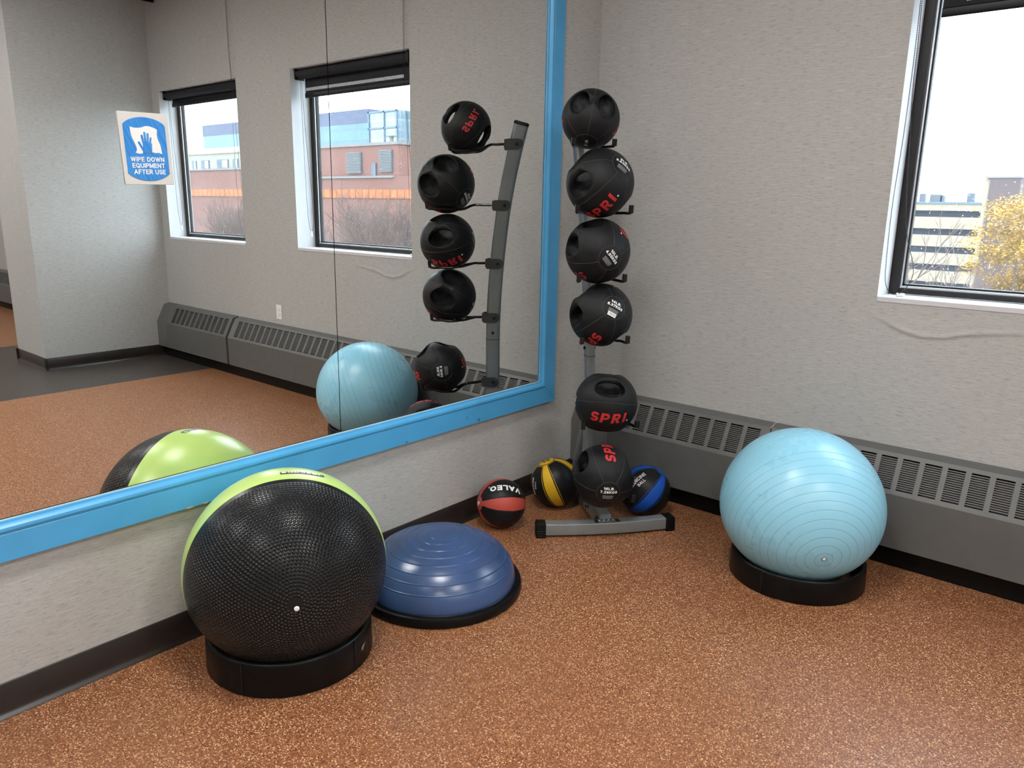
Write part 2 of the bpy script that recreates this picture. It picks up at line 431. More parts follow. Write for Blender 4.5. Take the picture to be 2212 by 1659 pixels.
# plain block capitals as centre-line strokes: glyph -> (width, strokes)
GLYPH = {
    'A': (.66, [[(0, 0), (.33, 1)], [(.33, 1), (.66, 0)], [(.13, .32), (.53, .32)]]),
    'B': (.52, [[(0, 0), (0, 1)], [(0, 1), (.27, 1)] + arc(.27, .765, .23, .235, 80, -80) + [(.27, .53), (0, .53)], [(.27, .53)] + arc(.28, .265, .25, .265, 80, -80) + [(.27, 0), (0, 0)]]),
    'C': (.60, [arc(.32, .5, .32, .5, 42, 318, 16)]),
    'D': (.56, [[(0, 0), (0, 1), (.2, 1)] + arc(.2, .5, .36, .5, 80, -80, 10) + [(.2, 0), (0, 0)]]),
    'E': (.46, [[(.46, 1), (0, 1), (0, 0), (.46, 0)], [(0, .52), (.42, .52)]]),
    'F': (.44, [[(.44, 1), (0, 1), (0, 0)], [(0, .52), (.38, .52)]]),
    'G': (.62, [arc(.32, .5, .32, .5, 42, 340, 16) + [(.62, .42), (.38, .42)]]),
    'I': (0, [[(0, 0), (0, 1)]]),
    'K': (.54, [[(0, 0), (0, 1)], [(.54, 1), (.02, .40)], [(.18, .58), (.56, 0)]]),
    'L': (.44, [[(0, 1), (0, 0), (.44, 0)]]),
    'M': (.72, [[(0, 0), (0, 1)], [(.72, 0), (.72, 1)], [(.03, 1), (.36, .06)], [(.69, 1), (.36, .06)]]),
    'N': (.58, [[(0, 0), (0, 1)], [(.58, 0), (.58, 1)], [(.03, 1), (.55, 0)]]),
    'O': (.66, [arc(.33, .5, .33, .5, 0, 360, 22)]),
    'P': (.52, [[(0, 0), (0, 1)], [(0, 1), (.26, 1)] + arc(.26, .73, .26, .27, 80, -80) + [(.26, .46), (0, .46)]]),
    'Q': (.66, [arc(.33, .5, .33, .5, 0, 360, 22), [(.40, .24), (.66, -.03)]]),
    'R': (.54, [[(0, 0), (0, 1)], [(0, 1), (.28, 1)] + arc(.28, .74, .25, .26, 80, -80) + [(.28, .48), (0, .48)], [(.26, .46), (.54, 0)]]),
    'S': (.52, [arc(.26, .745, .25, .255, 30, 262, 12) + arc(.265, .255, .26, .255, 80, -152, 12)]),
    'T': (.56, [[(0, 1), (.56, 1)], [(.28, 1), (.28, 0)]]),
    'U': (.56, [[(0, 1), (0, .3)] + arc(.28, .29, .28, .29, 180, 360, 12) + [(.56, 1)]]),
    'V': (.62, [[(0, 1), (.31, .02)], [(.62, 1), (.31, .02)]]),
    'W': (.90, [[(0, 1), (.22, .03)], [(.45, .95), (.22, .03)], [(.45, .95), (.68, .03)], [(.90, 1), (.68, .03)]]),
    '0': (.48, [arc(.24, .5, .24, .5, 0, 360, 20)]), '1': (.22, [[(.02, .80), (.22, 1)], [(.22, 1), (.22, 0)]]),
    '2': (.48, [arc(.24, .74, .24, .26, 165, -30, 12) + [(.02, .02)], [(.0, 0), (.48, 0)]]),
    '3': (.48, [arc(.22, .755, .22, .245, 155, -85, 10), arc(.22, .26, .25, .26, 85, -155, 10)]),
    '4': (.52, [[(.38, 0), (.38, 1)], [(.38, 1), (0, .30)], [(0, .30), (.52, .30)]]),
    '5': (.48, [[(.44, 1), (.07, 1), (.03, .56)] + arc(.22, .32, .25, .32, 125, -150, 12)]),
    '6': (.48, [arc(.24, .31, .24, .31, 0, 360, 16), arc(.30, .45, .30, .55, 62, 180, 8) + [(0, .33)]]),
    '7': (.46, [[(0, 1), (.46, 1)], [(.46, 1), (.14, 0)]]),
    '8': (.48, [arc(.24, .76, .21, .24, 0, 360, 16), arc(.24, .26, .24, .26, 0, 360, 16)]),
    '9': (.48, [arc(.24, .69, .24, .31, 0, 360, 16), arc(.18, .55, .30, .55, -118, 0, 8) + [(.48, .67)]]),
    '.': (0, [[(0, 0), (0, .01)]]), ' ': (.16, []),
    'a': (.56, [arc(.28, .33, .28, .33, 0, 360, 16), [(.56, 0), (.56, .66)]]), 'c': (.50, [arc(.28, .33, .28, .33, 45, 315, 12)]),
    'e': (.56, [[(.02, .33), (.56, .33)] + arc(.28, .33, .28, .33, 0, 312, 14)]), 'p': (.56, [arc(.28, .33, .28, .33, 0, 360, 16), [(0, -.3), (0, .66)]]),
    's': (.44, [arc(.22, .49, .21, .17, 30, 262, 9) + arc(.225, .165, .215, .165, 80, -152, 9)])}
def text2d(s, size, bold=.0, sx=1.0, gap=.13):
    """Centred block lettering; size is about 1.4 x the cap height, bold thickens the strokes."""
    t = .135 + 2.4 * bold; parts = []; x = 0; cap = .70 * size
    for ch in s:
        w, strokes = GLYPH[ch]
        for ln in strokes:
            ln = [V((p[0] + x + t / 2, t / 2 + p[1] * (1 - t))) for p in ln]
            closed = (ln[0] - ln[-1]).length < 1e-4
            if not closed:
                a = (ln[0] - ln[1]).normalized(); b = (ln[-1] - ln[-2]).normalized()
                ln[0] = ln[0] + a * (t / 2); ln[-1] = ln[-1] + b * (t / 2)
            parts.append(stroke2d([(p.x, p.y) for p in ln], t))
        x += w + t + gap
    x -= gap; vs, fs = merge2d(parts)
    return [((u - x / 2) * cap * sx, (v - .5) * cap) for u, v in vs], fs
def dice(vs2, fs, step):
    bm = bmesh.new(); bv = [bm.verts.new((x, y, 0)) for x, y in vs2]
    for f in fs:
        try: bm.faces.new([bv[i] for i in f])
        except ValueError: pass
    for ax in (0, 1):
        lo = min(v[ax] for v in vs2); hi = max(v[ax] for v in vs2); k = int(math.floor(lo / step)) + 1
        while k * step < hi:
            co = [0, 0, 0]; no = [0, 0, 0]; co[ax] = k * step; no[ax] = 1
            bmesh.ops.bisect_plane(bm, geom=bm.verts[:] + bm.edges[:] + bm.faces[:], plane_co=co, plane_no=no); k += 1
    bm.verts.index_update(); bm.verts.ensure_lookup_table()
    out = [(v.co.x, v.co.y) for v in bm.verts], [tuple(v.index for v in f.verts) for f in bm.faces]
    bm.free(); return out
def stroke2d(pts, w):
    # ribbon of even width along a 2-D polyline
    pts = [V((p[0], p[1])) for p in pts]; n = len(pts); L = []; Rr = []
    for i, p in enumerate(pts):
        a = (pts[i] - pts[i - 1]).normalized() if i else None; b = (pts[i + 1] - pts[i]).normalized() if i < n - 1 else None
        if a is None: d = b; k = 1
        elif b is None: d = a; k = 1
        else:
            d = (a + b).normalized(); k = 1 / max(.45, d.dot(b))
        q = V((-d.y, d.x)) * (w / 2 * k); L.append(p + q); Rr.append(p - q)
    return [(p.x, p.y) for p in L + Rr], [(i, i + 1, n + i + 1, n + i) for i in range(n - 1)]
def merge2d(parts):
    vs = []; fs = []
    for v, f in parts:
        o = len(vs); vs += v; fs += [tuple(i + o for i in q) for q in f]
    return vs, fs
def shift2d(g, dx=0, dy=0, k=1, shear=0, rot=0):
    c, s_ = math.cos(rot), math.sin(rot)
    out = []
    for x, y in g[0]:
        x, y = x * k + shear * y * k, y * k
        out.append((x * c - y * s_ + dx, x * s_ + y * c + dy))
    return out, g[1]
def rect2d(x0, x1, y0, y1): return [(x0, y0), (x1, y0), (x1, y1), (x0, y1)], [(0, 1, 2, 3)]
def disc2d(x, y, r, n=12): return [(x + r * math.cos(2 * PI * i / n), y + r * math.sin(2 * PI * i / n)) for i in range(n)], [tuple(range(n))]
def on_sphere(vs2, R, N, U, lift=1.0):
    N = V(N).normalized(); U = V(U); U = (U - N * U.dot(N)).normalized(); T = U.cross(N); out = []
    for x, y in vs2:
        l = math.hypot(x, y); r = l / R
        d = N if l < 1e-9 else N * math.cos(r) + (T * x + U * y) * (math.sin(r) / l)
        out.append(d * (R * lift))
    return out

# the block-letter logo of the black balls, drawn as ribbons; cap height 1, centred
def arc(cx, cy, rx, ry, a0, a1, n=8): return [(cx + rx * math.cos(R_(a0 + (a1 - a0) * i / n)), cy + ry * math.sin(R_(a0 + (a1 - a0) * i / n))) for i in range(n + 1)]
def ring2d(outer, inner):
    n = len(outer); return outer + inner, [(i, i + 1, n + i + 1, n + i) for i in range(n - 1)]
def logo_letters():
    S_ = stroke2d(arc(.38, .685, .26, .20, 18, 258, 12) + arc(.37, .31, .26, .20, 78, -162, 12), .235)
    bowl = lambda cy, ro, ri: ring2d([(.27, cy + ro), (.40, cy + ro)] + arc(.46, cy, ro, ro, 90, -90, 10) + [(.40, cy - ro), (.27, cy - ro)],
                                     [(.27, cy + ri), (.40, cy + ri)] + arc(.46, cy, ri, ri, 90, -90, 10) + [(.40, cy - ri), (.27, cy - ri)])
    P_ = merge2d([rect2d(.0, .27, 0, 1), bowl(.675, .325, .105)])
    R1 = merge2d([rect2d(.0, .27, 0, 1), bowl(.70, .30, .085), ([(.33, .395), (.60, .42), (.84, 0), (.53, 0)], [(0, 1, 2, 3)])])
    I_ = rect2d(0, .28, 0, 1)
    g = merge2d([shift2d(S_, 0, 0), shift2d(P_, .92), shift2d(R1, 1.95), shift2d(I_, 3.02)])
    return shift2d(g, -1.68, -.5, 1, .16)
LOGO = logo_letters()

# ------------------------------------------------------------------ the room
T = .0107                                   # wall face sits this far behind the mirror glass
HX0, HX1, HZ0, HZ1 = 1.4137, 2.6773, 1.1027, 2.3603      # first window opening
GX0, GX1 = 3.4069, 4.6855                                 # second window opening
CEIL, RX, RY = 3.2, 11.0, -7.0
RV = .21                                    # depth of the window recess

fl = MB(); fl.box(-.3, RX, RY, 0, -.06, 0); tag(obj('floor', fl, M['floor']), kind='structure')
ce = MB(); ce.box(-.3, RX, RY, .3, CEIL, CEIL + .08); tag(obj('ceiling', ce, M['ceiling']), kind='structure')
wl = MB(); wl.box(-T - .15, -T, RY, 0, 0, CEIL); tag(obj('wall_left', wl, M['wall']), kind='structure')
wr = MB(); wr.box(RX, RX + .1, RY, 0, 0, CEIL); tag(obj('wall_right', wr, M['wall']), kind='structure')
wf = MB(); wf.box(-.2, RX, RY - .1, RY, 0, CEIL); tag(obj('wall_front', wf, M['wall']), kind='structure')
# window wall, with the slack ripple of wallcovering under the first window
RIP = [(1.38, 1.035), (1.445, 1.012), (1.49, .990), (1.53, .974), (1.60, .960), (1.68, .966), (1.74, .984), (1.80, .995), (1.87, 1.005), (1.95, 1.012), (2.05, 1.02)]
def rip_z(x):
    for (a, za), (b, zb) in zip(RIP, RIP[1:]):
        if a <= x <= b: return za + (zb - za) * (x - a) / (b - a)
    return None
def rip_f(u, v):
    x = 1.30 + u * .85; z = .86 + v * .23; y = 0.0
    zc = rip_z(x)
    if zc is not None:
        d = z - zc; amp = .0055 * min(1, (x - 1.38) / .15, (2.05 - x) / .25)
        y = -amp * (math.exp(-(d / .013) ** 2) if d > 0 else math.exp(-(d / .008) ** 2)) + .0 
        y -= amp * .5 * math.exp(-((d - .03) / .028) ** 2)
    return (x, min(y, 0), z)
wb = MB()
def wq(x0, x1, z0, z1): wb.add([(x0, 0, z0), (x1, 0, z0), (x1, 0, z1), (x0, 0, z1)], [(0, 1, 2, 3)])
wq(-T, HX0, HZ0, HZ1); wq(HX1, GX0, HZ0, HZ1); wq(GX1, RX, HZ0, HZ1); wq(-T, RX, HZ1, CEIL)
wq(-T, RX, 0, .86); wq(-T, 1.30, .86, 1.09); wq(2.15, RX, .86, 1.09); wq(-T, RX, 1.09, HZ0)
wb.grid(rip_f, 110, 60)
def outer(x0, x1, z0, z1): wb.box(x0, x1, RV + .012, RV + .022, z0, z1)
outer(-T, HX0, HZ0, HZ1); outer(HX1, GX0, HZ0, HZ1); outer(GX1, RX, HZ0, HZ1); outer(-T, RX, HZ1, CEIL); outer(-T, RX, 0, HZ0)
tag(obj('wall_back', wb, M['wall'], recalc=False, angle=60), kind='structure')
# projecting partition seen in the mirror
PX0, PX1, PY = 4.8156, 5.497, -1.098
wp = MB(); wp.box(PX0, PX1, PY, 0, 0, CEIL); tag(obj('wall_partition', wp, M['wall']), kind='structure')
def cove(path, name, up=(0, 0, 1)):
    sec = [(0, 0), (.018, 0), (.017, .003), (.009, .009), (.0055, .018), (.0045, .03), (.0042, .1025), (.003, .1039), (0, .1039)]
    b = MB(); b.sweep(path, sec, up=up); return tag(obj(name, b, M['base'], angle=50), kind='structure')
cove([(-T, 0, 0), (-T, RY, 0)], 'baseboard_left')
b = MB(); sec = [(0, 0), (.018, 0), (.017, .003), (.009, .009), (.0055, .018), (.0045, .03), (.0042, .1025), (.003, .1039), (0, .1039)]
for i, (p, d) in enumerate((((PX0, 0), (PX0, PY)), ((PX0, PY), (PX1, PY)), ((PX1, PY), (PX1, 0)))):
    dirv = (V(d) - V(p)).normalized(); out = V((dirv.y, -dirv.x)); 
    p_ = V(p) - dirv * (.018 if i else 0); d_ = V(d) + dirv * (.018 if i < 2 else 0)
    vs = [(q.x + out.x * a, q.y + out.y * a, z) for q in (p_, d_) for a, z in sec]; k = len(sec)
    b.add(vs, [(j, (j + 1) % k, k + (j + 1) % k, k + j) for j in range(k)] + [tuple(range(k)), tuple(range(k, 2 * k))])
tag(obj('baseboard_partition', b, M['base'], angle=50), kind='structure')
b = MB(); b.box(-T + .005, PX0 - .02, -.085, -.001, 0, .085); b.box(PX1 + .02, RX, -.085, -.001, 0, .085)
tag(obj('baseboard_back', b, M['plinth'], bevel=.006), kind='structure')
# thin corner bead where the two papered walls meet
b = MB(); b.tube([(-T + .002, -.002, .49), (-T + .002, -.002, CEIL)], .0022, 6); tag(obj('trim_corner', b, M['wall']), kind='structure')

# windows -----------------------------------------------------------
def window(name, x0, x1):
    w = empty(name, (.5 * (x0 + x1), .15, HZ0), kind='structure')
    r = MB()
    for q in ([(x0, 0, HZ0), (x0, RV, HZ0), (x0, RV, HZ1), (x0, 0, HZ1)], [(x1, 0, HZ0), (x1, 0, HZ1), (x1, RV, HZ1), (x1, RV, HZ0)],
              [(x0, 0, HZ1), (x0, RV, HZ1), (x1, RV, HZ1), (x1, 0, HZ1)]): r.add(q, [(0, 1, 2, 3)])
    obj('reveal', r, M['jamb'], w, recalc=False)
    s = MB(); s.box(x0, x1, -.003, RV, HZ0 - .02, HZ0 + .002); obj('window_sill', s, M['jamb'], w, bevel=.003)
    f = MB(); a, b_ = .155, .205; k = .040
    f.box(x0, x0 + k, a, b_, HZ0 + .002, HZ1); f.box(x1 - k, x1, a, b_, HZ0 + .002, HZ1); f.box(x0 + k, x1 - k, a, b_, HZ0 + .006, HZ0 + .028); f.box(x0 + k, x1 - k, a, b_, HZ1 - .04, HZ1)
    obj('window_frame', f, M['frame'], w, bevel=.003)
    g = MB(); k2 = .010; i0, i1, j0, j1 = x0 + k, x1 - k, HZ0 + .028, HZ1 - .04; a, b_ = .165, .20
    g.box(i0, i0 + k2 * .7, a, b_, j0, j1); g.box(i1 - k2 * .7, i1, a, b_, j0, j1); g.box(i0, i1, a - .004, b_, j0, j0 + k2)
    obj('glazing_bead', g, M['alu'], w, bevel=.002)
    h = MB(); i0 += .007; i1 -= .007; j0 += k2
    h.box(i0, i0 + .007, .175, .2, j0, j1); h.box(i1 - .007, i1, .175, .2, j0, j1); h.box(i0, i1, .175, .2, j0, j0 + .008)
    obj('gasket', h, M['gasket'], w)
    p = MB(); p.box(i0, i1, .187, .193, j0, j1); obj('pane', p, M['pane'], w)
    return w
window('window_1', HX0, HX1); window('window_2', GX0, GX1)

# roller blinds -----------------------------------------------------
def beads(mb, path, step=.0062, r=.0024):
    L = 0; pts = [V(p) for p in path]; nxt = 0
    for a, b_ in zip(pts, pts[1:]):
        l = (b_ - a).length
        while nxt <= L + l:
            c = a + (b_ - a) * ((nxt - L) / l)
            mb.add([c + V(d) * r for d in ((1, 0, 0), (-1, 0, 0), (0, 1, 0), (0, -1, 0), (0, 0, 1.25), (0, 0, -1.25))],
                   [(0, 2, 4), (2, 1, 4), (1, 3, 4), (3, 0, 4), (2, 0, 5), (1, 2, 5), (3, 1, 5), (0, 3, 5)])
            nxt += step
        L += l
    mb.tube(path, .0008, 4)
def recess_blind(x0, x1, zb, label, slot, side, chain):
    t = empty('roller_blind', (.5 * (x0 + x1), .065, HZ1 - .02), label, 'window blind')
    r = MB(); r.sweep([(x0, .065, 2.325), (x1, .065, 2.325)], [(.034 * math.cos(2 * PI * i / 24), .034 * math.sin(2 * PI * i / 24)) for i in range(24)]); obj('roller', r, M['blind'], t)
    objs('end_bracket', [MB().box(x, x + .012, .028, .104, 2.288, 2.36) for x in (x0 - .012, x1)], M['black'], t, bevel=.003)
    f = MB(); f.box(x0 + .022, x1 - .022, .0955, .097, zb + .028, 2.33); 
    obj('shade_cloth', f, M['blind'], t)
    if slot:
        s = MB(); s.box(x0 + .10, x1 - .03, .0935, .0955, zb + .048, zb + .068); obj('hem_slot', s, M['blindslot'], t, label='pale see-through slot above the hem')
    h = MB(); h.sweep([(x0 + .022, .096, zb + .017), (x1 - .022, .096, zb + .017)], [(a, b_) for a, b_ in rrect(.006, .017, .005)], up=(0, 0, 1)); obj('bottom_bar', h, M['black'], t)
    c = MB(); c.tube(spline(chain, 8), .0013, 5); cc = obj('pull_cord', c, M['chain'], t)
    low = min(chain, key=lambda p: p[2])
    d = MB(); d.lathe([(0, .008), (.006, .006), (.0075, -.02), (.009, -.035), (.003, -.04), (0, -.04)], 12, (low[0], low[1], low[2] - .004)); obj('cord_weight', d, M['white'], cc, label='white plastic cord weight')
    return t
recess_blind(1.470, 2.655, 2.168, 'black roller blind with pale hem slot, inside the window nearest the ball rack', True, 1,
             [(2.640, .06, 2.29), (2.648, .07, 1.80), (2.652, .08, 1.40), (2.635, .08, 1.26), (2.612, .08, 1.225), (2.588, .08, 1.26), (2.580, .08, 1.40), (2.612, .07, 1.85), (2.628, .06, 2.29)])
recess_blind(GX0 + .05, 4.655, 2.232, 'plain black roller blind inside the far window, mirrored beside the blue sign', False, 1,
             [(4.640, .06, 2.29), (4.655, .07, 1.80), (4.665, .08, 1.40), (4.645, .08, 1.25), (4.618, .08, 1.21), (4.590, .08, 1.25), (4.585, .08, 1.40), (4.615, .07, 1.85), (4.628, .06, 2.29)])
def ceiling_blind(x0, x1, label, strands, clip):
    t = empty('roller_blind', (.5 * (x0 + x1), -.06, CEIL - .04), label, 'window blind')
    b = MB(); b.box(x0, x1, -.105, -.001, CEIL - .12, CEIL); obj('cassette', b, M['blind'], t, bevel=.008)
    objs('end_cap', [MB().box(x, x + .012, -.11, -.001, CEIL - .135, CEIL) for x in (x0 - .012, x1)], M['black'], t, bevel=.004)
    for s in strands:
        c = MB(); beads(c, spline(s, 6)); obj('bead_chain', c, M['chain'], t, smooth=False, recalc=False, label='long black bead chain')
    if clip:
        q = MB(); q.box(clip[0] - .016, clip[0] + .016, clip[1] - .006, clip[1] + .006, HZ0 + .0021, HZ0 + .016); obj('chain_clip', q, M['white'], t, bevel=.003, label='white chain clip on the sill')
CT = CEIL - .11
ceiling_blind(HX0 - .01, HX1 + .02, 'upper black roller blind whose bead chain hangs down the right-hand window jamb',
    [[(1.424, -.022, CT), (1.430, -.022, 2.60), (1.438, -.02, 2.30), (1.440, -.014, 2.13), (1.438, -.002, 1.958), (1.432, .012, 1.723), (1.420, .028, 1.475), (1.418, .050, 1.252), (1.424, .056, 1.158), (1.446, .060, 1.116), (1.470, .060, 1.113)],
     [(1.436, -.022, CT), (1.440, -.022, 2.60), (1.444, -.02, 2.26), (1.447, -.009, 2.055), (1.447, .003, 1.892), (1.457, .015, 1.722), (1.476, .038, 1.404), (1.519, .050, 1.241), (1.522, .054, 1.185), (1.501, .058, 1.136), (1.477, .060, 1.115)]], (1.484, .066))
ceiling_blind(GX0 - .01, GX1 - .06, 'upper black roller blind by the ceiling above the far mirrored window',
    [[(3.428, -.022, CT), (3.432, -.022, 2.6), (3.424, -.02, 2.335), (3.440, .001, 1.914), (3.462, .032, 1.487), (3.470, .049, 1.265), (3.458, .057, 1.147), (3.446, .06, 1.113)],
     [(3.440, -.022, CT), (3.443, -.022, 2.6), (3.436, -.02, 2.335), (3.487, .001, 1.914), (3.539, .032, 1.487), (3.560, .049, 1.265), (3.517, .057, 1.147), (3.452, .06, 1.113)]], (3.450, .066))

# ------------------------------------------------------------------ mirror in its blue frame
ZF0, ZF1, YF, YO = .471, .5845, -.4372, -.3297
MTOP, MEND = 2.75, -5.9
mir = empty('wall_mirror', (0, -3.1, ZF0), 'tall gym wall mirror of butted panels in a sky blue wooden frame', 'mirror')
for y0, y1 in ((-1.6496, YF + .012), (-3.05, -1.6526), (-4.45, -3.053), (MEND + .1, -4.453)):
    b = MB(); b.box(-.007, 0, y0, y1, ZF1 - .012, MTOP + .02); obj('mirror_panel', b, M['mirror'], mir, smooth=False)
b = MB(); b.box(-T, -.0072, MEND, YF + .02, ZF1 - .02, MTOP + .03); obj('backing_board', b, M['black'], mir)
for nm, mt, o in (('edge_highlight', plain('glass_edge_highlight', (.62, .70, .66, 1), .15), 0), ('edge_gap', M['gasket'], .0035)):  # pale strip along the glass edge: the bevel's highlight put into its colour
    b = MB(); w_ = .0035 if not o else .0022
    b.box(-.001, .0006, MEND + .1, YF - o, ZF1 + o, ZF1 + o + w_); b.box(-.001, .0006, YF - o - w_, YF - o, ZF1 + o + w_, MTOP)
    obj(nm, b, mt, mir, smooth=False)
# frame profile: (distance from the outer edge, height above wall face)
FW = ZF1 - ZF0; ST = YO - YF
prof = [(0, -T), (0, .017), (.0015, .0185), (.078, .0185), (.0795, .0170), (.081, .0170), (.083, .0195), (.090, .0225), (.098, .0215), (.104, .0165), (.108, .0095), (.1135, .0085), (.1135, -T)]
def rail(name, a, bpt, inward, mit0, mit1, k):
    """a->b along the outer edge, inward = direction to the mirror; mitres shorten the inner edge."""
    a, bpt, inward = V(a), V(bpt), V(inward); d = (bpt - a).normalized(); mb = MB(); n = len(prof); vs = []
    for end, mt, sg in ((a, mit0, 1), (bpt, mit1, -1)):
        vs += [end + inward * (w * k) + d * (sg * mt * w * k) + V((h, 0, 0)) for w, h in prof]
    mb.add(vs, [(j, (j + 1) % n, n + (j + 1) % n, n + j) for j in range(n)] + [tuple(range(n)), tuple(range(n, 2 * n))])
    return obj(name, mb, M['blue'], mir, angle=28)
rail('bottom_rail', (0, MEND, ZF0), (0, YO - .0004, ZF0), (0, 0, 1), 0, ST / FW, 1)
rail('side_stile', (0, YO, ZF0 + .0004), (0, YO, MTOP + FW), (0, -1, 0), FW / ST, FW / ST, ST / FW)
rail('top_rail', (0, MEND, MTOP + FW), (0, YO - .0004, MTOP + FW), (0, 0, -1), 0, ST / FW, 1)
# chipped bare spots on the lower edge of the frame
chip = plain('bare_wood_chip', (.62, .45, .32, 1), .7)
for y, l in ((-2.27, .016), (-2.215, .010), (-2.05, .006)): obj('paint_chip', MB().sphere((.0178, y, ZF0 + .001), .0012, l, .0028, 10, 6), chip, mir, label='small chip of bare wood')

scf = plain('grey_blue_scuff', (.035, .17, .30, 1), .6)
for y, z, a, b_ in ((-.896, .485, .010, .007), (-.975, .511, .003, .009), (-1.335, .479, .008, .004)):
    obj('paint_scuff', MB().sphere((.0184, y, z), .0006, a, b_, 12, 8), scf, mir, label='small dark scuff')
# placard stuck on the mirror ----------------------------------------
SC = V((.004, -2.3, 1.587)); tilt = R_(1.6)
SU, SV = V((0, math.cos(tilt), math.sin(tilt))), V((0, -math.sin(tilt), math.cos(tilt)))
def sp(u, v, d=0): return SC + SU * u + SV * v + V((d, 0, 0))
sign = empty('wall_sign', SC - SV * .1 - V((.0038, 0, 0)), 'white placard with a blue arched panel telling users to wipe down equipment, stuck on mirror', 'sign')
b = MB(); b.prism(rrect(.0715, .100, .003, 2), sp, -.0036, 0); obj('backing', b, M['card'], sign, bevel=.0008, seg=1)
bw = .0605; arch = [(-bw, -.068)] + [(bw * math.sin(R_(a)) / math.sin(R_(62)), -.068 - (math.cos(R_(a)) - math.cos(R_(62))) * .040) for a in range(-62, 63, 4)] + [(bw, -.068), (bw, .066)] + \
    [(-bw * math.sin(R_(a)) / math.sin(R_(62)), .066 + (math.cos(R_(a)) - math.cos(R_(62))) * .040) for a in range(-62, 63, 4)]
arch = [p for i, p in enumerate(arch) if i == 0 or (V(p) - V(arch[i - 1])).length > 1e-4]
b = MB(); b.prism(arch, sp, 0, .0012); obj('blue_panel', b, M['sign'], sign)
def flat_part(name, g, mat, d, parent=sign, f=sp, th=.0004):
    mb = MB(); n = len(g[0]); mb.add([f(u, v, d + .00025 * i / n) for i, (u, v) in enumerate(g[0])], g[1]); return obj(name, mb, mat, parent, smooth=False, recalc=False)
cl = [(-.041, .060), (-.030, .057), (-.012, .058), (.004, .063), (.018, .062), (.034, .056), (.036, .052), (.034, .040), (.036, .026), (.041, .012), (.043, -.002), (.043, -.013), (.035, -.010), (.023, -.011),
      (.0195, -.009), (.015, -.0098), (-.0125, -.0126), (-.022, -.014), (-.030, -.012), (-.032, -.011), (-.028, -.002), (-.031, .012), (-.038, .030), (-.041, .046)]
cl = [(p.x, p.y) for p in spline([(u, v, 0) for u, v in cl] + [(*cl[0], 0)], 3)[:-1]]
b = MB(); b.prism(cl, sp, .0013, .0016); obj('cloth_symbol', b, M['white_print'], sign, smooth=False)
hand = []
for x0, y0, x1, y1, w_ in ((-.008, .016, -.0105, .036, .0062), (-.0015, .018, -.0018, .044, .0064), (.0052, .018, .0072, .041, .0062), (.0115, .014, .0145, .030, .0056), (-.008, -.008, -.0205, .017, .0062)):
    hand.append(stroke2d([(x0, y0), (x1, y1)], w_)); hand.append(disc2d(x1, y1, w_ / 2))
hand.append(([(-.0125, -.0125), (.0150, -.0095), (.0170, .015), (.0085, .0200), (-.0045, .0200), (-.0108, .018), (-.0104, .004)], [(0, 1, 2, 3, 4, 5, 6)]))
flat_part('hand_symbol', merge2d(hand), M['sign'], .0019)
ls = [shift2d(text2d(s, sz * 1.12, .022, sx=1.02, gap=.10), dx, dy) for s, sz, dx, dy in (('WIPE DOWN', .0168, -.0005, -.029), ('EQUIPMENT', .0168, .001, -.0465), ('AFTER USE', .0168, .0025, -.064))]
flat_part('lettering', merge2d(ls), M['white_print'], .0014)

